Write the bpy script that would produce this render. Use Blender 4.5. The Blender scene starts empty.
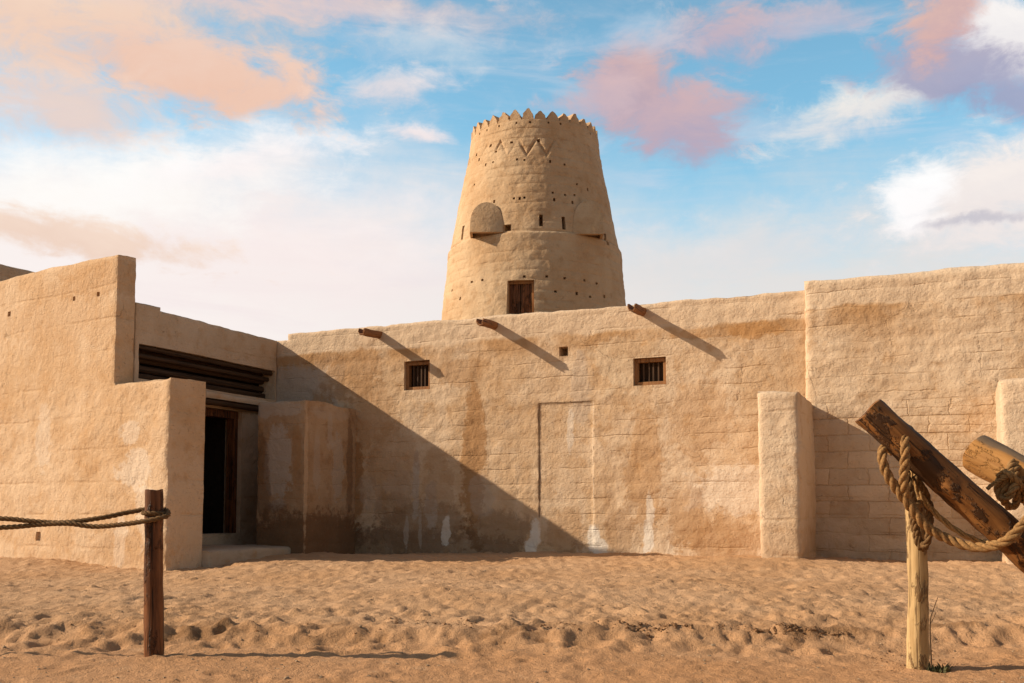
import bpy, bmesh, math, random
import numpy as np
from mathutils import Vector, Matrix, noise as mnoise

S = bpy.context.scene
COL = S.collection
R = math.radians

# ------------------------------------------------------------------ camera
FPX, PIT, CY = 1000.0, R(4), 440.07
CAMZ = 0.9
cam_d = bpy.data.cameras.new('camera')
cam = bpy.data.objects.new('camera', cam_d)
COL.objects.link(cam)
cam_d.sensor_width = 36
cam_d.lens = 36 * FPX / 1024
cam_d.shift_y = (CY - 341.5) / 1024
cam_d.clip_end = 3000
cam.location = (0, 0, CAMZ)
cam.rotation_euler = (R(90) + PIT, 0, 0)
S.camera = cam
S.render.resolution_x, S.render.resolution_y = 1024, 683

def ray(px, py):
    a, b = (px - 512) / FPX, -(py - CY) / FPX
    return Vector((a, math.cos(PIT) - b * math.sin(PIT), math.sin(PIT) + b * math.cos(PIT)))

def at(px, py, Y):
    """the point seen at a pixel of the photograph, at depth Y in front of the camera"""
    d = ray(px, py)
    return Vector((0, 0, CAMZ)) + d * (Y / d.y)

# ------------------------------------------------------------------ sun
SUN_EL = math.atan(0.553)
SUN_DIR = Vector((math.cos(R(1.5)), math.sin(R(1.5)), 0)) * math.cos(SUN_EL) + Vector((0, 0, -math.sin(SUN_EL)))
sd = bpy.data.lights.new('sun', 'SUN')
sd.energy = 5.0
sd.angle = R(0.5)
sd.color = (1.0, 0.83, 0.62)
sun = bpy.data.objects.new('sun', sd)
sun.rotation_euler = SUN_DIR.to_track_quat('-Z', 'Y').to_euler()
sun.location = (-20, -3, 14)
COL.objects.link(sun)

# ------------------------------------------------------------------ exposure
S.view_settings.view_transform = 'Standard'
S.view_settings.look = 'None'
S.view_settings.exposure = 0.26
S.view_settings.gamma = 1.0
S.view_settings.use_curve_mapping = False

# ------------------------------------------------------------------ node helper
def srgb(r, g, b):
    f = lambda c: (c / 255 / 12.92) if c / 255 <= 0.04045 else ((c / 255 + 0.055) / 1.055) ** 2.4
    return (f(r), f(g), f(b))

class V:
    """a node socket with arithmetic"""
    def __init__(s, g, sock): s.g, s.s = g, sock
    def _m(s, op, *o, clamp=False):
        n = s.g.t.nodes.new('ShaderNodeMath'); n.operation = op; n.use_clamp = clamp
        for i, v in enumerate((s,) + o):
            s.g.put(n.inputs[i], v)
        return V(s.g, n.outputs[0])
    def __add__(s, o): return s._m('ADD', o)
    def __radd__(s, o): return s._m('ADD', o)
    def __sub__(s, o): return s._m('SUBTRACT', o)
    def __rsub__(s, o): return s.g.val(o)._m('SUBTRACT', s)
    def __mul__(s, o): return s._m('MULTIPLY', o)
    def __rmul__(s, o): return s._m('MULTIPLY', o)
    def __truediv__(s, o): return s._m('DIVIDE', o)
    def pw(s, o): return s._m('POWER', o)
    def mx(s, o): return s._m('MAXIMUM', o)
    def mn(s, o): return s._m('MINIMUM', o)
    def abs(s): return s._m('ABSOLUTE')
    def sqrt(s): return s._m('SQRT')
    def exp(s): return s.g.val(2.71828)._m('POWER', s)
    def clamp(s): return s._m('ADD', 0.0, clamp=True)
    def ss(s, a, b):
        n = s.g.t.nodes.new('ShaderNodeMapRange'); n.interpolation_type = 'SMOOTHSTEP'
        s.g.put(n.inputs['Value'], s)
        n.inputs['From Min'].default_value = a; n.inputs['From Max'].default_value = b
        return V(s.g, n.outputs['Result'])

class G:
    def __init__(s, tree): s.t = tree
    def put(s, inp, v):
        if isinstance(v, V): s.t.links.new(v.s, inp)
        elif isinstance(v, (tuple, list)) and inp.type == 'RGBA': inp.default_value = tuple(v)[:3] + (1,)
        else: inp.default_value = v
    def val(s, x):
        n = s.t.nodes.new('ShaderNodeValue'); n.outputs[0].default_value = x
        return V(s, n.outputs[0])
    def node(s, kind, **kw):
        n = s.t.nodes.new(kind)
        for k, v in kw.items(): setattr(n, k, v)
        return n
    def sep(s, v):
        n = s.t.nodes.new('ShaderNodeSeparateXYZ'); s.put(n.inputs[0], v)
        return [V(s, o) for o in n.outputs]
    def comb(s, x, y, z):
        n = s.t.nodes.new('ShaderNodeCombineXYZ')
        for i, v in zip(n.inputs, (x, y, z)): s.put(i, v)
        return V(s, n.outputs[0])
    def scale(s, v, k):
        n = s.t.nodes.new('ShaderNodeVectorMath'); n.operation = 'MULTIPLY'
        s.put(n.inputs[0], v); n.inputs[1].default_value = k
        return V(s, n.outputs[0])
    def vadd(s, v, k):
        n = s.t.nodes.new('ShaderNodeVectorMath'); n.operation = 'ADD'
        s.put(n.inputs[0], v); s.put(n.inputs[1], k)
        return V(s, n.outputs[0])
    def noise(s, v, sc, det=4, rough=0.55, dist=0.0, color=False):
        n = s.t.nodes.new('ShaderNodeTexNoise')
        s.put(n.inputs['Vector'], v)
        n.inputs['Scale'].default_value = sc; n.inputs['Detail'].default_value = det
        n.inputs['Roughness'].default_value = rough; n.inputs['Distortion'].default_value = dist
        return V(s, n.outputs['Color' if color else 'Fac'])
    def mix(s, f, a, b, mode='MIX'):
        n = s.t.nodes.new('ShaderNodeMix'); n.data_type = 'RGBA'; n.blend_type = mode
        s.put(n.inputs[0], f); s.put(n.inputs[6], a); s.put(n.inputs[7], b)
        return V(s, n.outputs[2])

# ------------------------------------------------------------------ world: sky with clouds
W = bpy.data.worlds.new('World'); S.world = W; W.use_nodes = True
wt = W.node_tree; wt.nodes.clear(); g = G(wt)
tc = g.node('ShaderNodeTexCoord')
d = V(g, tc.outputs['Generated'])
dx, dy, dz = g.sep(d)
az = dx._m('ARCTAN2', dy)
el = dz._m('ARCSINE')
sky = g.node('ShaderNodeTexSky', sky_type='NISHITA', sun_disc=False)
sky.sun_elevation = SUN_EL; sky.sun_rotation = math.atan2(-SUN_DIR.x, -SUN_DIR.y)
sky.air_density = 1.0; sky.dust_density = 0.6; sky.ozone_density = 1.6
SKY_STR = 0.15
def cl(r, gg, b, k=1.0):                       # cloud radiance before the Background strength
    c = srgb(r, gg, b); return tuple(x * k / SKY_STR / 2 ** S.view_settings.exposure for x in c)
low = el.ss(0.85, 0.40) * dy.ss(0.3, 0.7)                      # sky ahead brightened, overhead dimmed and warmed to set the fill light
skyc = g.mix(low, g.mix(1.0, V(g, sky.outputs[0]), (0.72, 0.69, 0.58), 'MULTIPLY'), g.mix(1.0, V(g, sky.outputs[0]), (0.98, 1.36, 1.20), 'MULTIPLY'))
# turbulence shared by all clouds
flat = g.comb(az, el * 2.0, 0.0)
wob = g.noise(d, 7.0, 7, 0.62)
wob2 = g.noise(flat, 16.0, 8, 0.66, 0.4)
wobx = g.noise(g.vadd(d, (3.1, 1.7, 9.2)), 6.0, 7, 0.64)
streak = g.noise(g.comb(az * 2.0 + el * 1.2, el * 13.0, 1.3), 2.2, 8, 0.62, 0.6)
azw = az + (wobx - 0.5) * 0.12
elw = el + (wob - 0.5) * 0.075
rag = (wob2 - 0.5) * 2.6
def cloud(acc, cx, cy, rx, ry, lit, dark, op=1.0, rot=0.0, soft=0.5, ragk=1.0, st=0.0):
    r0 = ray(cx, cy).normalized()
    a0, e0 = math.atan2(r0.x, r0.y), math.asin(r0.z)
    c, s_ = math.cos(R(rot)), math.sin(R(rot))
    X, Z = azw - a0, elw - e0
    p = X * c + Z * s_; q = Z * c - X * s_
    rr = ((p * (1000 / rx)).pw(2.0) + (q * (1000 / ry)).pw(2.0)).sqrt()
    den = 1.0 - rr + rag * (0.72 * ragk)
    if st: den = den + (streak - 0.5) * st
    m = den.ss(-0.06, soft + 0.14) * op
    tone = (q * (600 / ry) + 0.5 + (wob2 - 0.5) * 1.6).clamp()
    return g.mix(m, acc, g.mix(tone, cl(*dark), cl(*lit)))
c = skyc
# pale veil towards the horizon and thin cirrus
lft = az.ss(0.35, -0.35)
ehz = el + (wob - 0.5) * 0.16 + (streak - 0.5) * 0.14 - lft * 0.055
hz = ehz.ss(0.36, 0.19)
c = g.mix((hz * dy.ss(-0.2, 0.5) * (0.88 + lft * 0.06)).clamp(), c, g.mix(lft, cl(234, 224, 218), cl(254, 241, 236)))
cir = (streak.ss(0.48, 0.76) * 0.36 + wob2.ss(0.52, 0.75) * 0.2)
c = g.mix((cir * low).clamp(), c, cl(238, 226, 228))
# unseen clouds added behind and beside the camera to tone the fill light
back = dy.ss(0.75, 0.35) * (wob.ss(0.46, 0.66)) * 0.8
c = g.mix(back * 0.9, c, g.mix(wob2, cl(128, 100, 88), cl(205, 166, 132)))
for a in [
    (300, 245, 330, 95, (253, 243, 240), (248, 230, 228), .85, 0, 1.2, .6, .8),
    (100, 190, 270, 60, (255, 254, 252), (255, 249, 244), 1, 12, .7, .6, .9),
    (250, 165, 150, 26, (255, 250, 250), (252, 240, 238), .8, 14, .9, .8, 1.2),
    (60, 20, 360, 66, (247, 216, 192), (242, 202, 178), .95, 8, .8, .9, .3),
    (340, 14, 280, 22, (232, 206, 200), (222, 202, 206), .7, 0, .9, 1.0, .6),
    (215, 76, 155, 40, (240, 206, 188), (238, 196, 174), 1, -6, .5, 1.0, .2),
    (60, 100, 120, 40, (242, 214, 198), (236, 204, 190), .8, 0, .7, 1.0, .4),
    (385, 94, 75, 22, (250, 236, 232), (236, 218, 216), .75, 10, .8, 1.0, .8),
    (70, 237, 200, 26, (246, 220, 202), (236, 206, 188), .95, -5, .7, 1.3, .8),
    (425, 138, 55, 11, (252, 238, 236), (244, 228, 226), .9, 3, .9, 1.0, .5),
    (430, 40, 90, 24, (216, 224, 230), (204, 216, 226), .55, 0, .9, 1.2, .8),
    (640, 92, 84, 50, (216, 182, 180), (184, 166, 182), 1, -6, .5, .9, .1),
    (690, 122, 80, 40, (206, 178, 184), (178, 166, 188), .95, 0, .5, .9, .1),
    (595, 98, 60, 26, (214, 186, 190), (196, 180, 194), .75, 0, .6, 1.0, .2),
    (735, 30, 76, 36, (222, 186, 182), (190, 176, 194), .85, 0, .6, 1.1, .2),
    (815, 20, 70, 22, (204, 188, 198), (184, 184, 206), .65, 0, .7, 1.1, .2),
    (640, 40, 100, 28, (192, 208, 224), (180, 200, 224), .6, 0, .9, 1.2, .5),
    (880, 106, 120, 26, (246, 240, 232), (226, 224, 226), .95, 16, .7, 1.0, .7),
    (1000, 45, 70, 48, (254, 248, 244), (236, 230, 232), .95, 0, .5, 1.1, .3),
    (940, 78, 80, 38, (176, 172, 194), (158, 162, 192), .95, -12, .5, 1.0, .2),
    (1010, 100, 70, 28, (170, 172, 198), (160, 164, 194), .9, -20, .5, 1.0, .2),
    (935, 20, 52, 40, (234, 190, 172), (206, 168, 170), .9, 25, .5, 1.0, .1),
    (700, 250, 300, 44, (234, 228, 226), (230, 222, 218), .75, 8, 1.1, .9, 1.0),
    (1000, 195, 150, 62, (250, 240, 234), (238, 228, 226), .95, 8, .6, 1.0, .3),
    (915, 200, 52, 38, (255, 255, 255), (255, 250, 250), 1, 20, .6, .8, .2),
    (990, 216, 70, 8, (200, 196, 204), (192, 190, 202), .8, 2, .7, 1.2, .2),
]:
    c = cloud(c, *a)
# below the horizon
c = g.mix(el.ss(0.0, -0.06), c, cl(190, 150, 110, .6))
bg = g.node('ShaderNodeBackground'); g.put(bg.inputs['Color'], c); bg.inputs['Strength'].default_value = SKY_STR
W.cycles.sampling_method = 'MANUAL'; W.cycles.sample_map_resolution = 512
wo = g.node('ShaderNodeOutputWorld'); wt.links.new(bg.outputs[0], wo.inputs[0])

# ------------------------------------------------------------------ numpy noise
_rng = np.random.RandomState(7)
_perm = np.concatenate([_rng.permutation(256)] * 3)
_gr = _rng.normal(size=(256, 3)); _gr /= np.linalg.norm(_gr, axis=1)[:, None]
def pn(p):
    p = np.asarray(p, float); i = np.floor(p).astype(int); f = p - i; i &= 255
    w = f * f * f * (f * (f * 6 - 15) + 10); out = np.zeros(p.shape[:-1])
    for a in (0, 1):
        for b in (0, 1):
            for c_ in (0, 1):
                h = _perm[_perm[_perm[(i[..., 0] + a) & 255] + ((i[..., 1] + b) & 255)] + ((i[..., 2] + c_) & 255)]
                gv = _gr[h]; dv = f - np.array([a, b, c_])
                k = (w[..., 0] if a else 1 - w[..., 0]) * (w[..., 1] if b else 1 - w[..., 1]) * (w[..., 2] if c_ else 1 - w[..., 2])
                out += k * (gv * dv).sum(-1)
    return out * 1.5
def fbm(p, o=4, rough=0.5):
    p = np.asarray(p, float); s_ = 0; a = 1.0
    for k in range(o):
        s_ = s_ + a * pn(p * 2 ** k + 17.3 * k); a *= rough
    return s_

# ------------------------------------------------------------------ linking and tags
def link(o, parent=None):
    COL.objects.link(o)
    if parent: o.parent = parent
    return o
def tag(o, label=None, cat=None, group=None, kind=None):
    if label: o['label'] = label
    if cat: o['category'] = cat
    if group: o['group'] = group
    if kind: o['kind'] = kind
    return o
def empty(name, loc, rz=0):
    o = bpy.data.objects.new(name, None); o.location = loc; o.rotation_euler = (0, 0, rz)
    o.empty_display_size = 0.2
    return link(o)
def mesh_obj(name, verts, faces, mat, parent=None, smooth=True, sharp=50, loc=None, rot=None):
    me = bpy.data.meshes.new(name)
    me.from_pydata([tuple(v) for v in verts], [], [tuple(f) for f in faces])
    me.validate()
    if smooth:
        me.polygons.foreach_set('use_smooth', [True] * len(me.polygons))
        if sharp: me.set_sharp_from_angle(angle=R(sharp))
    me.materials.append(mat)
    me.update()
    o = bpy.data.objects.new(name, me)
    if loc is not None: o.location = loc
    if rot is not None: o.rotation_euler = rot
    return link(o, parent)
def bm_obj(name, bm, mat, parent=None, smooth=False, sharp=40):
    bmesh.ops.recalc_face_normals(bm, faces=bm.faces)
    me = bpy.data.meshes.new(name); bm.to_mesh(me); bm.free()
    if smooth:
        me.polygons.foreach_set('use_smooth', [True] * len(me.polygons)); me.set_sharp_from_angle(angle=R(sharp))
    me.materials.append(mat)
    return link(bpy.data.objects.new(name, me), parent)

# ------------------------------------------------------------------ materials
def new_mat(name, rough=0.9):
    m = bpy.data.materials.new(name); m.use_nodes = True
    t = m.node_tree; t.nodes.clear(); g = G(t)
    b = t.nodes.new('ShaderNodeBsdfPrincipled'); o = t.nodes.new('ShaderNodeOutputMaterial')
    t.links.new(b.outputs[0], o.inputs[0])
    b.inputs['Roughness'].default_value = rough
    b.inputs['Specular IOR Level'].default_value = 0.2
    return m, g, b
def bump(g, b, h, dist, strength=1.0):
    n = g.node('ShaderNodeBump'); g.put(n.inputs['Height'], h)
    n.inputs['Distance'].default_value = dist; n.inputs['Strength'].default_value = strength
    g.t.links.new(n.outputs[0], b.inputs['Normal'])

def plaster(name, blobs=(), base=(0.555, 0.395, 0.25), pale=(0.64, 0.50, 0.36), ochre=(0.44, 0.265, 0.13), band=None,
            white=0.0, white_z=1.0, course=0.21, brick=0.0, brick_top=2.2, seed=0.0, stain=0.5, cyl=0.0, bumpk=1.0, seams_lit_edge=(), wrap=False):
    """mud plaster: mottled, coursed, stained; blobs are (x, z, rx, rz, colour, strength) in the wall's own metres"""
    m, g, b = new_mat(name, 0.95)
    tc = g.node('ShaderNodeTexCoord'); P = V(g, tc.outputs['Object'])
    x, y, z = g.sep(P)
    if cyl:                                                        # round tower: arc length stands for x
        x = x._m('ARCTAN2', y * -1.0) * cyl
        P0 = P
    if wrap: x = x + y.mx(0.0)                                     # stains run on round the corner
    sd = g.vadd(P, (seed, seed * 1.7, seed * .6))
    big = g.noise(sd, 0.9, 4, 0.6); mid = g.noise(sd, 4.5, 5, 0.62); fine = g.noise(sd, 38, 4, 0.7)
    wx = g.noise(g.vadd(sd, (5, 9, 2)), 2.2, 5, 0.65)
    c = g.mix(big.ss(0.38, 0.62), base, pale)
    c = g.mix(mid.ss(0.5, 0.72) * 0.65, c, pale)
    c = g.mix(mid.ss(0.48, 0.28) * 0.6, c, ochre)
    # vertical rain streaks
    st = g.noise(g.comb(x * 3.2 + seed, z * 0.28, y), 1.0, 5, 0.6)
    c = g.mix(st.ss(0.52, 0.75) * stain * 0.75, c, ochre)
    st2 = g.noise(g.comb(x * 2.1 + seed + 7, z * 0.35, y), 1.6, 5, 0.6)
    c = g.mix(st2.ss(0.58, 0.74) * stain * 0.7, c, pale)
    # lifts of the mud courses
    zz = z + (wx - 0.5) * 0.10
    tri = ((zz / course)._m('FRACT') - 0.5).abs() * 2.0            # 1 at the joint
    jl = tri.ss(0.86, 1.0) * g.noise(sd, 1.7, 3, 0.6).ss(0.42, 0.66)
    n12 = g.noise(sd, 12, 4, 0.6)
    h = mid * 0.5 + fine * 0.22 + n12 * 0.65 - jl * 0.22
    # hairline cracks and straw pits
    vo = g.node('ShaderNodeTexVoronoi', feature='DISTANCE_TO_EDGE'); vo.inputs['Scale'].default_value = 1.5
    g.put(vo.inputs['Vector'], g.comb(x + (mid - .5) * .35 + seed, z + (wx - .5) * .5, y))
    crk = V(g, vo.outputs['Distance']).ss(0.012, 0.003) * wx.ss(0.56, 0.66)
    c = g.mix(crk * 0.28, c, (.22, .13, .07)); h = h - crk * 0.25
    pit = g.noise(g.comb(x * 1.0 + seed, z * 2.4, y), 42, 2, 0.5).ss(0.66, 0.74)
    c = g.mix(pit * 0.45, c, (.25, .15, .085)); h = h - pit * 0.35
    c = g.mix(jl * 0.25, c, ochre)
    if brick:
        bt = g.node('ShaderNodeTexBrick', offset=0.5)
        g.put(bt.inputs['Vector'], g.comb(x + (wx - 0.5) * 0.20, z + (big - 0.5) * 0.05 + (wx - .5) * 0.05, 0.0))
        bt.inputs['Scale'].default_value = 1.0
        bt.inputs['Brick Width'].default_value = 0.46; bt.inputs['Row Height'].default_value = 0.2
        bt.inputs['Mortar Size'].default_value = 0.013; bt.inputs['Mortar Smooth'].default_value = 0.9
        bt.inputs['Bias'].default_value = 0
        bt.inputs['Color1'].default_value = (0.80, 0.79, 0.78, 1); bt.inputs['Color2'].default_value = (1.10, 1.10, 1.10, 1)
        bt.inputs['Mortar'].default_value = (.82, .76, .69, 1)
        bm_ = (z + (wx - .5) * 1.3).ss(brick_top, brick_top - 0.5) * brick * g.noise(sd, 1.5, 3, 0.6).ss(0.3, 0.55)
        c = g.mix(bm_, c, g.mix(1.0, c, V(g, bt.outputs['Color']), 'MULTIPLY'))
        h = h - V(g, bt.outputs['Fac']) * bm_ * 0.22
    if band is not None:
        bz = z + (wx - 0.5) * 0.16 + (big - 0.5) * 0.1
        c = g.mix(bz.ss(band - 0.03, band + 0.05) * 0.85, c, pale)
        under = bz.ss(band - 0.45, band - 0.02) * bz.ss(band + 0.03, band - 0.02)
        c = g.mix(under * g.noise(sd, 1.3, 4, 0.6).ss(0.36, 0.58) * 0.95, c, ochre)
    if white:
        wm = z.ss(white_z, 0.2) * g.noise(g.comb(x * 2.6 + seed, y, z * 0.9), 1.3, 6, 0.66).ss(0.52, 0.68)
        c = g.mix((wm * white).clamp(), c, (0.70, 0.61, 0.50))
    for (bx, bz_, rx, rz, colr, k) in blobs:                       # noqa
        rr = (((x - bx + (wx - .5) * rx * 1.3) / rx).pw(2.0) + ((z - bz_ + (mid - .5) * rz * 1.1) / rz).pw(2.0)).sqrt()
        c = g.mix((1.0 - rr + (mid - 0.5) * 1.3 + (n12 - .5) * .8 + (fine - .5) * .4).ss(0.0, 0.30) * k, c, colr)
    for (a0, c0, a1, c1, w, sc_, sk) in seams_lit_edge:                              # open cracks and a painted sunlit edge, running along x or z
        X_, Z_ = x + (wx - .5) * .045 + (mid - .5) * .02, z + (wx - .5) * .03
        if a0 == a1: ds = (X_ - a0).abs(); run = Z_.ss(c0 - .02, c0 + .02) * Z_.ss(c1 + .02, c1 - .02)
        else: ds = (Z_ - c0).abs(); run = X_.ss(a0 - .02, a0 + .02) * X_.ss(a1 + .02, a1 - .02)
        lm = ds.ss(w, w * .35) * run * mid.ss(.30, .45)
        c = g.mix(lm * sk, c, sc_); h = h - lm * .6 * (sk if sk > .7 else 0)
    c = g.mix(fine.ss(0.56, 0.8) * 0.20, c, (0.36, 0.24, 0.14))
    c = g.mix(fine.ss(0.42, 0.25) * 0.25, c, pale)
    c = g.mix(1.0, c, (0.96, 0.925, 0.90), 'MULTIPLY')
    g.put(b.inputs['Base Color'], c)
    bump(g, b, h, 0.03 * bumpk, 0.9)
    return m

OCH = (0.37, 0.205, 0.09); DRK = (0.17, 0.095, 0.048); GRY = (0.47, 0.39, 0.32); WHT = (0.74, 0.68, 0.60); ORG = (0.43, 0.235, 0.095)

def wood(name, a, b_, dark, axis=2, rough=0.7, patch=0.0, scale=1.0, top=None, bd=0.008):
    m, g, b = new_mat(name, rough)
    tc = g.node('ShaderNodeTexCoord'); P = V(g, tc.outputs['Object'])
    k = [26 * scale] * 3; k[axis] = 1.6 * scale
    gp = g.scale(P, tuple(k))
    gr = g.noise(gp, 1.0, 6, 0.65, 0.4); big = g.noise(P, 5.0, 4, 0.6)
    k2 = [60 * scale] * 3; k2[axis] = 1.2 * scale
    cr = g.noise(g.scale(P, tuple(k2)), 1.0, 3, 0.5)
    c = g.mix(gr.ss(0.3, 0.7), a, b_)
    c = g.mix(big.ss(0.45, 0.7) * 0.5, c, a)
    c = g.mix(cr.ss(0.60, 0.68) * 0.85, c, dark)
    if patch:
        pm = g.noise(g.scale(P, tuple(7 if i != axis else 3.2 for i in range(3))), 1.0, 6, 0.7).ss(0.52, 0.58)
        c = g.mix(pm * patch, c, dark)
        h = gr * 0.5 + pm * 0.8 - cr.ss(0.58, 0.68) * 0.6
    else:
        h = gr * 0.5 - cr.ss(0.58, 0.68) * 0.6
    if top:                                                        # weathered bark left along one side
        z_ = g.sep(P)[2]; c = g.mix((z_ + (big - .5) * .06 + (gr - .5) * .03).ss(top[0], top[0] + .02) * .85, c, top[1])
    g.put(b.inputs['Base Color'], c)
    bump(g, b, h, bd, 0.95)
    return m

M_DARKWOOD = wood('dark_wood', (0.075, 0.026, 0.010), (0.22, 0.082, 0.028), (0.012, 0.006, 0.004), rough=0.5, patch=.5, bd=.016)
M_LOG = wood('weathered_log', (0.14, 0.055, 0.015), (0.28, 0.12, 0.033), (0.022, 0.011, 0.006), axis=0, rough=0.6, patch=0.8, bd=.014, top=(.055, (.06, .038, .024)))
M_LOG2 = wood('orange_log', (0.33, 0.15, 0.042), (0.42, 0.21, 0.066), (0.06, 0.035, 0.018), axis=0, rough=0.7, patch=0.15, top=(.062, (.13, .10, .072)))
M_PALEWOOD = wood('pale_wood', (0.36, 0.225, 0.095), (0.52, 0.36, 0.18), (0.13, 0.065, 0.028), rough=0.75, patch=0.75)
M_SPOUT = wood('spout_wood', (0.20, 0.085, 0.035), (0.30, 0.14, 0.06), (0.05, 0.02, 0.01), axis=1)
M_FRAME = wood('window_wood', (0.24, 0.11, 0.045), (0.34, 0.17, 0.07), (0.07, 0.03, 0.012), axis=2)
M_BEAM = wood('beam_wood', (0.045, 0.024, 0.013), (0.08, 0.042, 0.021), (0.015, 0.009, 0.006), axis=0)
M_BAR = wood('bar_wood', (0.05, 0.027, 0.015), (0.09, 0.048, 0.025), (0.012, 0.008, 0.005), axis=2)

def flat_mat(name, col, rough=0.9, bscale=30, var=0.4, dist=0.01):
    m, g, b = new_mat(name, rough)
    tc = g.node('ShaderNodeTexCoord'); P = V(g, tc.outputs['Object'])
    n = g.noise(P, bscale, 5, 0.65)
    g.put(b.inputs['Base Color'], g.mix(n.ss(0.3, 0.7), tuple(c * (1 - var) for c in col), tuple(c * (1 + var * .5) for c in col)))
    bump(g, b, n, dist, 0.8)
    return m
M_ROPE = flat_mat('rope_fibre', (0.30, 0.165, 0.064), 0.9, 90, 0.45, 0.004)
M_ROPE_PALE = flat_mat('pale_rope_fibre', (0.40, 0.235, 0.095), 0.9, 90, 0.4, 0.004)
M_ROPE_DARK = flat_mat('dark_rope_fibre', (0.17, 0.095, 0.04), 0.9, 90, 0.45, 0.004)
M_CLOD = flat_mat('clod_earth', (0.27, 0.15, 0.075), 0.95, 40, 0.5, 0.01)
M_PEBBLE = flat_mat('pebble_stone', (0.38, 0.27, 0.17), 0.85, 25, 0.5, 0.006)
M_GRASS = flat_mat('weed_leaf', (0.11, 0.10, 0.04), 0.7, 20, 0.5, 0.002)
M_TWIG = flat_mat('twig_bark', (0.13, 0.08, 0.045), 0.85, 60, 0.4, 0.002)
M_ROOM_SHADE = flat_mat('room_shade', (0.03, 0.02, 0.013), 0.95, 10, 0.3, 0.01)  # near black: the room's shade is put into the colour

# ------------------------------------------------------------------ frames of the place
U = Vector((0.91696, -0.39898, 0)); N = Vector((-0.39898, -0.91696, 0))     # along the courtyard wall, out of it
B0 = Vector((0, 14, 0))
RZ = math.atan2(U.y, U.x)
CORNER = Vector((-3.69, 15.6, 0))                                            # where the entrance side wall meets it
def wl(s, o, z): return B0 + U * s + N * o + Vector((0, 0, z))

# ------------------------------------------------------------------ ground
CTRL = [(-7.15, 13.9, .17), (-9, 15, .18), (-4.13, 12.0, .16), (-2.6, 12.2, .30), (-2.4, 15.0, .22), (-2.96, 13.9, .29), (1.18, 13.5, .31), (-.6, 14.2, .27),
        (3.12, 12.64, .31), (3.0, 11.2, .36), (4.7, 11.9, .29), (5.3, 10.4, .35), (6.0, 11, .3), (-1, 11, .28), (0, 9, .20), (2.2, 9, .22), (-3.2, 9, .13),
        (-2.1, 6.0, .03), (0, 6.6, .055), (2.3, 5.7, .0), (0, 5.2, .0), (-2.5, 5, 0), (2.6, 4.8, 0), (0, 3, 0), (-4, 7.5, .06), (4, 7.5, .12), (5, 4, 0), (-5, 4, 0)]
_cp = np.array(CTRL)
def base_z(X, Y):
    X = np.asarray(X, float); Y = np.asarray(Y, float)
    num = np.zeros_like(X); den = np.zeros_like(X)
    for a, b_, h in CTRL:
        w = 1.0 / ((X - a) ** 2 + (Y - b_) ** 2 + 0.25) ** 1.6
        num += w * h; den += w
    return num / den
def grow(a, b_, s0, s1):
    out = [a]
    while out[-1] < b_:
        t = (out[-1] - a) / (b_ - a); out.append(out[-1] + s0 + (s1 - s0) * t)
    return out
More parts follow.
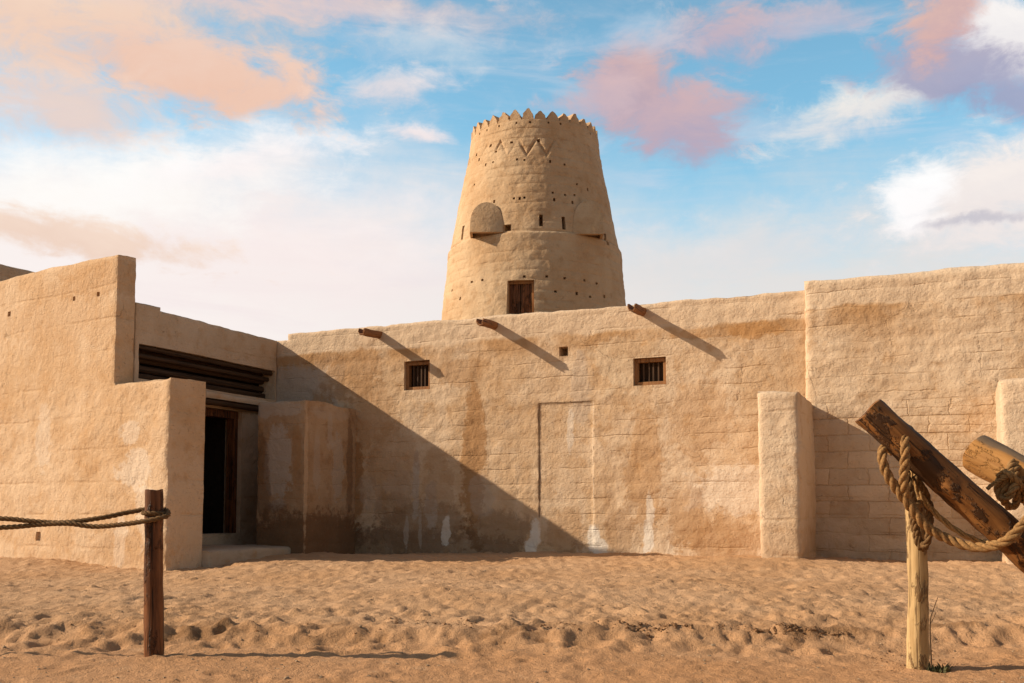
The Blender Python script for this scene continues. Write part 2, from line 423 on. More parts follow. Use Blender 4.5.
def sand():
    xs = np.array(sorted([-x for x in [8.4, 9, 10, 12, 15, 20, 30, 60, 150, 400, 900]]) + list(np.arange(-8, 8.01, 0.025)) + [8.4, 9, 10, 12, 15, 20, 30, 60, 150, 400, 900])
    ys = np.array([-900, -300, -80, -30, -12, -5, -2, 0, 1, 2, 3, 3.6, 4.0] + grow(4.3, 16.2, 0.018, 0.060) + [17, 18, 20, 23, 27, 34, 50, 100, 300, 900, 1800])
    X, Y = np.meshgrid(xs, ys)
    Z = base_z(X, Y)
    P = np.stack([X, Y, np.zeros_like(X)], -1)
    near = np.clip((Y - 3) / 1.5, 0, 1) * np.clip((24 - np.hypot(X, Y)) / 6, 0, 1)
    lane = 1 / (1 + np.exp(-(Y - 6.25 - 0.3 * pn(P * .8) - .10 * pn(P * 3.0)) / 0.10))     # 0 = trodden strip in front, 1 = churned yard
    far = np.clip(1.05 - (Y - 7.0) / 2.6, .24, 1.0)
    bil = np.abs(pn(P * np.array([2.6, 3.4, 1]) + 3)) + 0.5 * np.abs(pn(P * np.array([5.5, 6.5, 1]) + 11))
    Z += near * (0.022 * fbm(P * 0.55, 3) + lane * (0.018 * far * (0.55 - bil)) + lane * far * 0.020 * fbm(P * np.array([6, 8, 1]) + 21, 5, .62) + (0.35 + .65 * lane) * 0.016 * fbm(P * 3.5 + 5, 4, .6) + 0.008 * fbm(P * 14, 4, .65))
    # low bank along the edge of the strip
    yb = 6.55 + 0.22 * pn(P * .9 + 40) + 0.06 * pn(P * 4 + 2)
    bank = np.exp(-((Y - yb) / 0.20) ** 2) * np.clip(0.55 + 1.1 * pn(P * 1.3 + 9), 0, 1.3)
    Z += near * bank * .5 * (0.050 + .045 * pn(P * 5 + 1) + .03 * pn(P * 13 + 4))
    # the yard stands a little above the trodden strip: a small crumbling scarp
    yb2 = 6.42 + 0.16 * pn(P * 1.1 + 40) + 0.05 * pn(P * 5 + 2) + .02 * pn(P * 16)
    Z += near * .075 * (1 / (1 + np.exp(-(Y - yb2 - .10) / .055)) - np.clip((Y - 6.8) / 3.6, 0, 1))
    lip = np.exp(-((Y - yb2 - .16) / .10) ** 2)
    Z += near * lip * (.012 + .026 * fbm(P * 9 + 3, 4, .7) + .012 * fbm(P * 26, 2)) * np.clip(.6 + 1.4 * pn(P * 1.0 + 7), 0.05, 1.2)
    # drift against the foot of the walls
    ow = (X - B0.x) * N.x + (Y - B0.y) * N.y
    Z += near * .045 * np.exp(-np.clip(ow, 0, 9) / .16) * np.clip(.5 + pn(P * 1.2 + 5), 0, 1.3) * (X > -3)
    Z += near * .11 * np.exp(-((X + 6.4) / .9) ** 2 - ((Y - 12.8) / .55) ** 2)
    # footprints and hoof dents
    rng = np.random.RandomState(3)
    for k in range(10000):
        cy = 4.6 + 10.5 * rng.rand() ** 0.85
        cx = (rng.rand() * 2 - 1) * (0.60 * cy + 0.6)
        if cy < 6.2 and rng.rand() < 0.40: continue
        a = rng.rand() * math.pi; L = rng.choice([rng.uniform(.03, .07), rng.uniform(.05, .12), rng.uniform(.10, .17)], p=[.60, .34, .06]); w = L * rng.uniform(.5, .85); dep = min(rng.uniform(.004, .026) * (1.0 if cy < 7.6 else .5), L * .17) * (0.5 if cy < 6.2 else 1)
        i0, i1 = np.searchsorted(xs, [cx - .5, cx + .5]); j0, j1 = np.searchsorted(ys, [cy - .5, cy + .5])
        dx_, dy_ = X[j0:j1, i0:i1] - cx, Y[j0:j1, i0:i1] - cy
        p = (dx_ * math.cos(a) + dy_ * math.sin(a)) / L; q = (-dx_ * math.sin(a) + dy_ * math.cos(a)) / w
        r2 = p * p + q * q
        Z[j0:j1, i0:i1] += -dep * np.exp(-r2 * 1.6) + dep * .62 * np.exp(-(np.sqrt(r2) - 1.35) ** 2 * 5)
    ny, nx = X.shape
    verts = np.stack([X, Y, Z], -1).reshape(-1, 3)
    idx = np.arange(ny * nx).reshape(ny, nx)
    faces = np.stack([idx[:-1, :-1], idx[:-1, 1:], idx[1:, 1:], idx[1:, :-1]], -1).reshape(-1, 4)
    return verts, faces, xs, ys, Z
SV, SF, SXS, SYS, SZ = sand()
def ground_z(x, y):
    i = np.clip(np.searchsorted(SXS, x), 1, len(SXS) - 1); j = np.clip(np.searchsorted(SYS, y), 1, len(SYS) - 1)
    fx = (x - SXS[i - 1]) / (SXS[i] - SXS[i - 1]); fy = (y - SYS[j - 1]) / (SYS[j] - SYS[j - 1])
    return float((SZ[j - 1, i - 1] * (1 - fx) + SZ[j - 1, i] * fx) * (1 - fy) + (SZ[j, i - 1] * (1 - fx) + SZ[j, i] * fx) * fy)

def sand_mat():
    m, g, b = new_mat('sand', 0.95)
    tc = g.node('ShaderNodeTexCoord'); P = V(g, tc.outputs['Object'])
    x, y, z = g.sep(P)
    big = g.noise(P, 0.7, 5, 0.6); mid = g.noise(P, 5, 5, 0.65); fine = g.noise(P, 120, 3, 0.7); gr = g.noise(P, 45, 4, 0.7)
    c = g.mix(big.ss(0.35, 0.65), (0.475, 0.275, 0.142), (0.525, 0.325, 0.185))
    red = y.ss(7.2, 5.6)
    c = g.mix(red * 0.6, c, (0.455, 0.222, 0.094))
    c = g.mix(mid.ss(0.5, 0.75) * 0.5, c, (0.40, 0.215, 0.10))
    c = g.mix(mid.ss(0.45, 0.25) * 0.4, c, (0.56, 0.37, 0.225))
    c = g.mix(fine.ss(0.62, 0.74) * 0.45, c, (0.19, 0.10, 0.045))
    c = g.mix(fine.ss(0.36, 0.26) * 0.35, c, (0.55, 0.38, 0.22))
    # damp crumbly earth turned up along the bank
    wob = g.noise(P, 3.5, 6, 0.7)
    yb = y + (wob - 0.5) * 0.7
    bk = yb.ss(6.3, 6.5) * yb.ss(6.95, 6.6) * g.noise(P, 2.4, 7, 0.75).ss(0.50, 0.62)
    c = g.mix(bk * 0.75, c, (0.22, 0.115, 0.05))
    g.put(b.inputs['Base Color'], c)
    bump(g, b, gr * 0.7 + fine * 0.35 + mid * 0.5 + g.noise(P, 17, 5, 0.68) * 1.0, 0.018, 0.95)
    return m
o = mesh_obj('ground', SV, SF, sand_mat(), sharp=None)
tag(o, kind='structure')

# ------------------------------------------------------------------ rough mud wall slab
def lines(a, b_, step, extra=()):
    pts = sorted(set([round(a, 4), round(b_, 4)] + [round(e, 4) for e in extra if a < e < b_]))
    out = []
    for p, q in zip(pts[:-1], pts[1:]):
        n = max(1, int(round((q - p) / step)))
        out += [p + (q - p) * k / n for k in range(n)]
    return np.array(out + [pts[-1]])

def slab(outline, thick, holes=(), step=0.035, zstep=0.028, ax=(), az=(), r=0.038, amp=1.0, course=0.21, seed=0.0, batter=0.0, zslope=0.0, top_amp=0.022):
    """outline: rectilinear polygon of (x, z) seen from the front (front face at y=0, body towards +y).
    holes: (x0, x1, z0, z1, depth); a closed niche of that depth."""
    ox = [p[0] for p in outline]; oz = [p[1] for p in outline]
    ex = ox + [v for h in holes for v in h[:2]] + list(ax); ez = oz + [v for h in holes for v in h[2:4]] + list(az)
    xs = lines(min(ox), max(ox), step, ex); zs = lines(min(oz), max(oz), zstep, ez); ysl = lines(0, thick, max(0.05, thick / 10), (r * .3, r, thick - r))
    cx = (xs[:-1] + xs[1:]) / 2; cz = (zs[:-1] + zs[1:]) / 2
    def inside(px, pz):
        c_ = False; n = len(outline)
        for i in range(n):
            (x1, z1), (x2, z2) = outline[i], outline[(i + 1) % n]
            if (z1 > pz) != (z2 > pz) and px < x1 + (pz - z1) * (x2 - x1) / (z2 - z1): c_ = not c_
        return c_
    # rectilinear: evaluate on unique big cells
    mask = np.zeros((len(cz), len(cx)), bool)
    ux = sorted(set(ox)); uz = sorted(set(oz))
    for a, b_ in zip(ux[:-1], ux[1:]):
        for c_, d_ in zip(uz[:-1], uz[1:]):
            if inside((a + b_) / 2, (c_ + d_) / 2):
                mask[np.ix_((cz > c_) & (cz < d_), (cx > a) & (cx < b_))] = True
    solid = mask.copy()
    for (a, b_, c_, d_, dep) in holes:
        mask[np.ix_((cz > c_) & (cz < d_), (cx > a) & (cx < b_))] = False
    V_, F_ = [], []; key = {}
    def vid(x, y, z, surf=1):
        k = (round(x, 4), round(y, 4), round(z, 4))
        i = key.get(k)
        if i is None:
            i = key[k] = len(V_); V_.append((x, y, z, surf))
        return i
    nz, nx = mask.shape
    for j in range(nz):
        for i in range(nx):
            if mask[j, i]:
                x0, x1, z0, z1 = xs[i], xs[i + 1], zs[j], zs[j + 1]
                F_.append((vid(x0, 0, z0), vid(x1, 0, z0), vid(x1, 0, z1), vid(x0, 0, z1)))
    # outline sides through the thickness, and the back as coarse cells of the same lines
    for j in range(nz):
        for i in range(nx):
            if not solid[j, i]: continue
            x0, x1, z0, z1 = xs[i], xs[i + 1], zs[j], zs[j + 1]
            for cond, (p, q) in (((i == 0 or not solid[j, i - 1]), ((x0, z1), (x0, z0))), ((i == nx - 1 or not solid[j, i + 1]), ((x1, z0), (x1, z1))),
                                 ((j == nz - 1 or not solid[j + 1, i]), ((x1, z1), (x0, z1)))):
                if cond:
                    for k in range(len(ysl) - 1):
                        F_.append((vid(p[0], ysl[k], p[1]), vid(p[0], ysl[k + 1], p[1]), vid(q[0], ysl[k + 1], q[1]), vid(q[0], ysl[k], q[1])))
    for a, b_ in zip(ux[:-1], ux[1:]):
        for c_, d_ in zip(uz[:-1], uz[1:]):
            if inside((a + b_) / 2, (c_ + d_) / 2):
                F_.append((vid(a, thick, c_), vid(a, thick, d_), vid(b_, thick, d_), vid(b_, thick, c_)))
    for (a, b_, c_, d_, dep) in holes:
        hx = [v for v in xs if a - 1e-6 <= v <= b_ + 1e-6]; hz_ = [v for v in zs if c_ - 1e-6 <= v <= d_ + 1e-6]
        dl = lines(0, dep, 0.06)
        def hv(x, y, z): return vid(x, y, z, 1 if y == 0 else 0)
        for k in range(len(dl) - 1):
            y0, y1 = dl[k], dl[k + 1]
            for p, q in zip(hx[:-1], hx[1:]):
                F_.append((hv(p, y0, c_), hv(q, y0, c_), hv(q, y1, c_), hv(p, y1, c_))); F_.append((hv(p, y0, d_), hv(p, y1, d_), hv(q, y1, d_), hv(q, y0, d_)))
            for p, q in zip(hz_[:-1], hz_[1:]):
                F_.append((hv(a, y0, p), hv(a, y1, p), hv(a, y1, q), hv(a, y0, q))); F_.append((hv(b_, y0, p), hv(b_, y0, q), hv(b_, y1, q), hv(b_, y1, p)))
        F_.append((hv(a, dep, c_), hv(b_, dep, c_), hv(b_, dep, d_), hv(a, dep, d_)))
    A = np.array(V_); P = A[:, :3].copy(); surf = A[:, 3] > 0
    # distance to the outline in the front plane (bottom edge excepted)
    D = np.full(len(P), 9.0); GX = np.zeros(len(P)); GZ = np.zeros(len(P)); zmin = min(oz)
    for i in range(len(outline)):
        (x1, z1), (x2, z2) = outline[i], outline[(i + 1) % len(outline)]
        if z1 == z2 == zmin: continue
        e = np.array([x2 - x1, z2 - z1]); L2 = (e ** 2).sum()
        t = np.clip(((P[:, 0] - x1) * e[0] + (P[:, 2] - z1) * e[1]) / L2, 0, 1)
        qx, qz = x1 + e[0] * t, z1 + e[1] * t
        dd = np.hypot(P[:, 0] - qx, P[:, 2] - qz); better = dd < D
        D = np.where(better, dd, D)
        ln = math.hypot(*e); nx_, nz_ = e[1] / ln, -e[0] / ln            # outward for a counter-clockwise outline
        GX = np.where(better, nx_, GX); GZ = np.where(better, nz_, GZ)
    front = surf & (P[:, 1] < 1e-6)
    side = surf & (D < 1e-6)
    nrm = np.zeros_like(P)
    nrm[front, 1] -= 1
    nrm[side, 0] += GX[side]; nrm[side, 2] += GZ[side]
    ln = np.linalg.norm(nrm, axis=1); ok = ln > 0; nrm[ok] /= ln[ok][:, None]
    ed = np.minimum(D, 9); dyv = P[:, 1]
    rr = r * (1 + 0.5 * pn(P * 2.3 + 31 + seed))
    fr = front & (ed < rr)
    inset = np.zeros(len(P)); inset[fr] = rr[fr] - np.sqrt(np.maximum(0, rr[fr] ** 2 - (rr[fr] - ed[fr]) ** 2))
    sr = side & (dyv < rr); sin_ = np.zeros(len(P)); sin_[sr] = rr[sr] - np.sqrt(np.maximum(0, rr[sr] ** 2 - (rr[sr] - dyv[sr]) ** 2))
    Q = P.copy()
    Q[:, 1] += np.where(fr & ~side, inset, 0) + np.where(fr & side, rr * .3, 0)
    Q[:, 0] -= GX * np.where(sr & ~front, sin_, 0) + GX * np.where(sr & front, rr * .3, 0)
    Q[:, 2] -= GZ * np.where(sr & ~front, sin_, 0) + GZ * np.where(sr & front, rr * .3, 0)
    # unevenness
    pp = P + np.array([seed, seed * 2.1, 0])
    warp = P[:, 2] + 0.05 * pn(pp * np.array([1.4, 1.4, 1.4])) + 0.02 * pn(pp * 5)
    ph = warp / course; fr_ = np.abs(ph - np.round(ph)) * course
    lay = np.floor(ph + 0.5 + 0.5)
    joint = np.exp(-(fr_ / 0.022) ** 2) * np.clip(0.5 + 1.3 * pn(pp * np.array([1.1, 1.1, 2.2]) + 4), 0.05, 1)
    bulge = np.sqrt(np.clip(fr_ / (course / 2), 0, 1))
    disp = 0.018 * fbm(pp * 0.9, 3) + 0.011 * fbm(pp * np.array([3.4, 3.4, 4.2]) + 2, 4, .6) + 0.010 * pn(np.stack([pp[:, 0] * .8, lay * 7.3, pp[:, 1]], -1)) + 0.005 * bulge - 0.005 * joint + 0.006 * fbm(pp * 10 + 9, 2)
    Q += nrm * (disp * amp * .8)[:, None]
    H = max(oz)
    topf = np.clip((P[:, 2] - zmin) / (H - zmin), 0, 1) ** 3
    Q[:, 2] += topf * top_amp * fbm(np.stack([pp[:, 0] * .9, pp[:, 1] * .9, 0 * pp[:, 0] + 3], -1), 4, .6)
    Q[:, 2] += zslope * P[:, 0] * topf
    Q[:, 1] += batter * (P[:, 2]) * np.where(P[:, 1] < thick * .5, 1, 0)
    return Q, F_

# ------------------------------------------------------------------ courtyard wall (long back wall)
blob_main = [
    # x is measured from the left inner corner
    (.35, 2.75, .80, .45, GRY, .85), (1.0, 2.95, .5, .35, GRY, .4), (1.05, 2.35, .20, .40, GRY, .75), (.9, 2.2, .3, .6, OCH, .6), (1.75, 2.35, .45, .7, OCH, .4),
    (1.45, 1.35, .24, 1.05, OCH, .9), (3.48, 1.6, .21, 1.35, OCH, .85), (3.3, 2.9, .5, .22, OCH, .5), (1.5, 2.95, .6, .45, OCH, .55), (.9, 3.2, .5, .15, OCH, .6),
    (1.9, .30, 3.2, .42, DRK, .55), (2.6, .60, .95, .50, DRK, .5), (1.25, .45, .55, .35, DRK, .75), (3.9, .55, .65, .40, DRK, .5), (2.1, .9, .3, .3, DRK, .3),
    (2.55, 1.3, .07, .55, GRY, .75), (2.8, .95, .12, .45, GRY, .75), (2.3, 1.25, .3, .3, GRY, .4), (1.75, 1.15, .25, .3, GRY, .4),
    (1.35, 1.65, .20, .32, GRY, .7), (2.15, 1.55, .45, .75, OCH, .35), (2.9, 1.35, .30, .55, OCH, .4), (.75, 1.0, .25, .9, DRK, .35), (3.6, 1.1, .2, .35, GRY, .4), (3.05, .58, .08, .26, WHT, .8), (2.4, .55, .05, .3, GRY, .7), (2.62, .62, .035, .35, GRY, .6),
    (6.75, 2.1, .5, .55, ORG, .4), (6.0, 1.5, .3, .9, ORG, .5), (5.85, 3.08, .30, .17, ORG, .7), (7.45, 3.20, .40, .12, ORG, .75), (7.0, 3.2, .8, .08, ORG, .5),
    (4.43, .55, .10, .25, WHT, .95), (4.38, .38, .11, .2, WHT, .95), (5.28, .52, .11, .20, WHT, .95), (5.38, .38, .11, .16, WHT, .95), (6.02, .50, .085, .30, WHT, .95), (6.06, .9, .06, .25, WHT, .7),
    (5.1, 2.55, .16, .6, GRY, .45), (4.95, 2.0, .06, .35, WHT, .5), (5.75, 2.9, .55, .4, (0.62, .50, .36), .5),
    (7.2, 1.15, .75, .38, WHT, .5), (6.6, .8, .35, .5, OCH, .45), (7.0, .5, .6, .28, OCH, .5), (4.9, .6, .3, .4, OCH, .4), (5.65, .6, .25, .35, OCH, .45),
]
M_MAIN = plaster('courtyard_plaster', blob_main, band=3.30, white=0.45, white_z=1.7, seed=1.0, stain=0.65, seams_lit_edge=[(4.49, .8, 4.49, 2.36, .011, (.19, .11, .06), .75), (4.49, 2.375, 5.27, 2.375, .008, (.22, .13, .07), .75), (5.28, .7, 5.28, 2.36, .009, (.72, .60, .46), .6)])  # dark lines are cracks; the pale right one paints a sunlit edge
L0 = -4.08                                     # left end in wall metres
def X(s): return s - L0
windows = [(-1.74, -1.31, 2.66, 3.09), (1.77, 2.22, 2.555, 2.925)]
holes = [(X(a), X(b), c_, d_, 0.30) for a, b, c_, d_ in windows] + [(X(.71), X(.84), 3.02, 3.15, 0.28)]
q, f = slab([(0, -.35), (X(4.3), -.35), (X(4.3), 3.66), (.24, 3.66), (.24, 3.56), (0, 3.56)], 0.55, holes, seed=1.0, ax=[X(v) for v in (.405, .415, 1.185, 1.195)], az=(2.365, 2.375))
# walled-up doorway: a shallow panel set back behind a thin crack
inn = (q[:, 1] < .1) & (q[:, 0] > X(.41)) & (q[:, 0] < X(1.19)) & (q[:, 2] < 2.372)
q[inn, 1] = q[inn, 1] * .5 + .010
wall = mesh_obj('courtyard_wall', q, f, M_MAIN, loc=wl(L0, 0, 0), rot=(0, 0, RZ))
tag(wall, 'long tan mud wall with two barred windows and three drain spouts in front of the tower', 'wall')

def box_bm(bm, x0, x1, y0, y1, z0, z1, bev=0.006):
    r_ = bmesh.ops.create_cube(bm, size=1)
    bmesh.ops.scale(bm, vec=(x1 - x0, y1 - y0, z1 - z0), verts=r_['verts'])
    bmesh.ops.translate(bm, vec=((x0 + x1) / 2, (y0 + y1) / 2, (z0 + z1) / 2), verts=r_['verts'])
    if bev:
        es = list({e for v in r_['verts'] for e in v.link_edges})
        bmesh.ops.bevel(bm, geom=es, offset=bev, segments=2, affect='EDGES', profile=0.6)
def one_box(name, mat, parent, *a, bev=0.006):
    bm = bmesh.new(); box_bm(bm, *a, bev=bev); return bm_obj(name, bm, mat, parent)
for (a, b, c_, d_) in windows:
    x0, x1 = X(a) + .004, X(b) - .004; z0, z1 = c_ + .004, d_ - .004; t = .05
    bm = bmesh.new()
    box_bm(bm, x0, x1, .05, .15, z1 - t, z1); box_bm(bm, x0, x1, .05, .15, z0, z0 + t)
    box_bm(bm, x0, x0 + t, .053, .147, z0 + t, z1 - t); box_bm(bm, x1 - t, x1, .053, .147, z0 + t, z1 - t)
    fr = bm_obj('window', bm, M_FRAME, wall)
    nb = 4
    for k in range(nb):
        xc = x0 + t + (x1 - x0 - 2 * t) * (k + 1) / (nb + 1) + random.Random(k * 7 + int(a * 50)).uniform(-.008, .008)
        one_box('bar', M_BAR, fr, xc - .011, xc + .011, .085, .107, z0 + t, z1 - t, bev=.004)
    one_box('shutter', M_BAR, fr, x0 + .02, x1 - .02, .20, .225, z0 + .02, z1 - .02)

def spout(s, z, length=0.49, w=0.055):
    """wooden half pipe through the wall, open on top"""
    n = 10; prof = []
    for k in range(n + 1):
        a = math.pi + math.pi * k / n; prof.append((w * math.cos(a), w * math.sin(a)))
    prof += [(w, .045), (w - .016, .045)]
    for k in range(n + 1):
        a = 2 * math.pi - math.pi * k / n; prof.append(((w - .018) * math.cos(a), (w - .018) * math.sin(a) + .004))
    prof += [(-w + .016, .045), (-w, .045)]
    vs, fs = [], []; ys_ = [.2, 0.0, -.15, -.3, -length + .02, -length]
    for yi, yy in enumerate(ys_):
        for k, (a, b_) in enumerate(prof):
            j = .004 * math.sin(yi * 2.1 + k * .9 + s * 5)
            vs.append((X(s) + a + j, yy + .02 * math.sin(k * 1.3 + s * 3) * (yi == len(ys_) - 1), z + b_ + j - (.2 - yy) * .05))
    m_ = len(prof)
    for yi in range(len(ys_) - 1):
        for k in range(m_):
            fs.append((yi * m_ + k, yi * m_ + (k + 1) % m_, (yi + 1) * m_ + (k + 1) % m_, (yi + 1) * m_ + k))
    fs.append(tuple(range(m_))); fs.append(tuple((len(ys_) - 1) * m_ + k for k in reversed(range(m_))))
    return mesh_obj('drain_spout', vs, fs, M_SPOUT, wall, sharp=45)
for s, z in ((-2.18, 3.53), (-.27, 3.53), (1.90, 3.555)): spout(s, z)

def fin(name, s0, s1, out, ztop, mat, parent, pl, seed, zbot=-.3, r=.045):
    """deep narrow buttress standing out of the wall"""
    # the outline is drawn as the front face; the body runs back into the wall
    q, f = slab([(0, zbot), (s1 - s0, zbot), (s1 - s0, ztop), (0, ztop)], out, seed=seed, amp=.85, r=r, top_amp=.035)
    return mesh_obj(name, q, f, mat, parent, loc=Vector((X(s0), -out, 0)) if parent is wall else pl, rot=None)
M_FIN1 = plaster('buttress_plaster', [(.25, 1.6, .3, .5, (0.62, .50, .37), .5), (.2, .5, .4, .3, OCH, .3)], base=(.56, .41, .27), pale=(.64, .50, .36), seed=4.0, stain=.35, course=.4)
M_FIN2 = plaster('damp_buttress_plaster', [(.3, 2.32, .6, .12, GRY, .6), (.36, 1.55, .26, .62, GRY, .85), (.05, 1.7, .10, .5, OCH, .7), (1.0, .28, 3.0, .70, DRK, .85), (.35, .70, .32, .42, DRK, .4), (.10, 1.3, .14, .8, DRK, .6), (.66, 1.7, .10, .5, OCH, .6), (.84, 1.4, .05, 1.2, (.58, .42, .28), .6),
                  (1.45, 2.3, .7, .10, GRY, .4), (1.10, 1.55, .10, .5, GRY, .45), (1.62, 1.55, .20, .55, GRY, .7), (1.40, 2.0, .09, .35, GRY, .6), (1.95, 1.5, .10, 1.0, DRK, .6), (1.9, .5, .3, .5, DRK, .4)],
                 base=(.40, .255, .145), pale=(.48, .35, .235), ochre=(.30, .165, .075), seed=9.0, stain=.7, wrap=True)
fin('buttress', 3.66, 4.10, 1.5, 2.20, M_FIN1, wall, None, 4.0)
fin('damp_buttress', -3.37, -2.57, 1.3, 2.42, M_FIN2, wall, None, 9.0, r=.016)

# ------------------------------------------------------------------ right-hand wall
M_RIGHT = plaster('right_plaster', [(1.2, 2.9, .9, .25, (.55, .39, .25), .3), (.7, 1.6, .5, .3, (.60, .48, .34), .4), (3.0, 2.6, .6, .35, OCH, .25)],
                  band=3.38, white=.15, seed=13.0, stain=.35, brick=1.0, brick_top=2.4, base=(.565, .415, .275), pale=(.65, .515, .375))
q, f = slab([(0, -.35), (7.5, -.35), (7.5, 3.74), (0, 3.74)], 0.6, seed=13.0, amp=1.0, r=.07, course=.2)
wall2 = mesh_obj('courtyard_wall', q, f, M_RIGHT, loc=wl(4.02, .15, 0), rot=(0, 0, RZ))
tag(wall2, 'taller tan block wall on the right behind the leaning logs, without windows', 'wall')
q, f = slab([(0, -.3), (.55, -.3), (.55, 2.27), (0, 2.27)], 1.3, seed=21.0, amp=.85, r=.05)
mesh_obj('buttress', q, f, M_FIN1, wall2, loc=(6.12 - 4.02, -1.15, 0))

# ------------------------------------------------------------------ entrance building on the left
ent = empty('entrance_building', (-4.13, 12.0, 0.16))
tag(ent, 'stepped mud building on the left with a dark doorway in its shaded side', 'building')
UF = Vector((0.838, -0.545, 0)).normalized(); RF = math.atan2(UF.y, UF.x)
LF = 7.0; TL = 1.08
M_FRONT = plaster('entrance_plaster', [(LF - .75, 1.85, .28, .2, WHT, .4), (LF - .60, 1.42, .38, .28, WHT, .45), (LF - .42, .85, .2, .45, WHT, .35), (LF - .9, .5, .15, .4, WHT, .4), (LF - 2.6, 1.9, .2, .5, WHT, .3), (LF - 2.4, 3.5, 1.2, .5, ORG, .25),
                                       (LF - 1.4, 3.9, .9, .25, ORG, .35), (LF - .9, .4, .6, .2, OCH, .3)],
                  base=(.57, .39, .235), pale=(.64, .48, .33), ochre=(.49, .295, .145), seed=30.0, stain=.5, course=.42, bumpk=1.1)
inv = Vector((-4.13, 12.0, 0.16))
small = [(LF - 1.50, LF - 1.44, 3.66, 3.72, .14), (LF - 2.02, LF - 1.96, 3.66, 3.72, .14), (LF - 3.55, LF - 3.48, 3.62, 3.69, .14), (LF - 2.68, LF - 2.58, .49, .61, .2)]
q, f = slab([(0, -.4), (LF, -.4), (LF, 2.50), (LF - TL, 2.50), (LF - TL, 4.17), (0, 4.17)], 0.53, small, seed=30.0, amp=.9, course=.42, r=.05, step=.045, zstep=.035)
q[:, 1] *= np.where((q[:, 2] > 2.57) | ((q[:, 2] > 2.40) & (q[:, 0] < LF - TL + .03)), .5, 1.0)             # the tall part is thinner than the low corner pier
mesh_obj('front_wall', q, f, M_FRONT, ent, loc=Vector((-4.13, 12.0, 0)) - UF * LF - inv, rot=(0, 0, RF))
# side wall with the door: its own frame runs from the inner corner towards the camera
SD = N.copy(); RS = math.atan2(-SD.y, -SD.x)             # slab x runs away from the camera so that its front (-y) faces right
# front normal of a slab rotated by RS is (sin RS, -cos RS) = (U.x, U.y)
SL = 3.0
def sx(s): return SL - s                                # s = metres from the inner corner
DOOR = (sx(1.78), sx(.84), .56, 2.36)
RECESS = (sx(2.93), sx(.06), 2.61, 3.07)
M_SIDE = plaster('side_plaster', [(sx(.4), .8, .5, .5, OCH, .3)], base=(.52, .38, .255), pale=(.60, .46, .33), seed=41.0, stain=.3, course=.36)
q, f = slab([(0, -.35), (SL, -.35), (SL, 3.56), (0.45, 3.56), (0.45, 3.61), (0, 3.61)], 1.65, [DOOR + (1.5,), RECESS + (.42,)], seed=41.0, amp=.8, r=.03, top_amp=.012, course=.36)
side_origin = CORNER + SD * SL
sw = mesh_obj('side_wall', q, f, M_SIDE, ent, loc=side_origin - inv, rot=(0, 0, RS))
sw.data.materials.append(M_ROOM_SHADE)
for p in sw.data.polygons:                               # shade inside the room and behind the beams, painted as near-black mud
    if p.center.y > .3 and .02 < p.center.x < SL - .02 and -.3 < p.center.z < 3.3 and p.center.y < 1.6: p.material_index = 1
side_w = Matrix.Translation(side_origin) @ Matrix.Rotation(RS, 4, 'Z')

def tube(path, rad, n=10, jit=0.0, seed=0, cap=True, jf=9.0):
    """tube along points (Vectors); rad is a number or a list"""
    pts = [Vector(p) for p in path]; vs, fs = [], []
    t0 = (pts[1] - pts[0]).normalized()
    up = Vector((0, 0, 1)) if abs(t0.z) < .9 else Vector((1, 0, 0))
    a = t0.cross(up).normalized()
    for i, p in enumerate(pts):
        t = (pts[min(i + 1, len(pts) - 1)] - pts[max(i - 1, 0)]).normalized()
        a = (a - t * a.dot(t)).normalized(); b_ = t.cross(a)
        r_ = rad[i] if isinstance(rad, (list, tuple)) else rad
        for k in range(n):
            th = 2 * math.pi * k / n
            dirv = a * math.cos(th) + b_ * math.sin(th)
            rr = r_
            if jit: rr *= 1 + jit * mnoise.noise(Vector((p + dirv * r_) * jf) + Vector((seed, seed, 0)))
            vs.append(p + dirv * rr)
    for i in range(len(pts) - 1):
        for k in range(n):
            fs.append((i * n + k, i * n + (k + 1) % n, (i + 1) * n + (k + 1) % n, (i + 1) * n + k))
    if cap:
        fs.append(tuple(reversed(range(n)))); fs.append(tuple((len(pts) - 1) * n + k for k in range(n)))
    return vs, fs
def span(a, b_, n): return [Vector(a).lerp(Vector(b_), k / n) for k in range(n + 1)]

rnd = random.Random(5)
# timbers in the long opening
for (yy, zz, rr) in ((.13, 2.935, .034), (.20, 2.68, .034), (.24, 2.78, .05), (.22, 2.66, .05), (.24, 2.90, .045), (.26, 3.0, .045)):
    vs, fs = tube(span((RECESS[0] + .01, yy, zz), (RECESS[1] - .01, yy, zz + rnd.uniform(-.012, .012)), 24), rr, 10, .14, rnd.random() * 9)
    mesh_obj('timber_beam', vs, fs, M_BEAM, sw, sharp=60)
# ragged palm-trunk lintel under the roof edge
vs, fs = tube(span((RECESS[0] + .01, .07, 3.04), (RECESS[1] - .01, .07, 3.035), 60), .036, 8, .5, 3, jf=16)
mesh_obj('ragged_timber', vs, fs, M_BEAM, sw, sharp=60)
# projecting shelf above the door and its pole
q, f = slab([(0, 0), (1.72, 0), (1.72, .085), (0, .085)], .30, seed=50, amp=.5, r=.03, top_amp=.012, zslope=0.0)
mesh_obj('door_shelf', q, f, M_SIDE, sw, loc=(sx(1.80), -.16, 2.47))
vs, fs = tube(span((sx(1.80), -.10, 2.425), (sx(.08), -.10, 2.425), 24), .045, 10, .2, 4)
mesh_obj('lintel_pole', vs, fs, M_BEAM, sw, sharp=60)
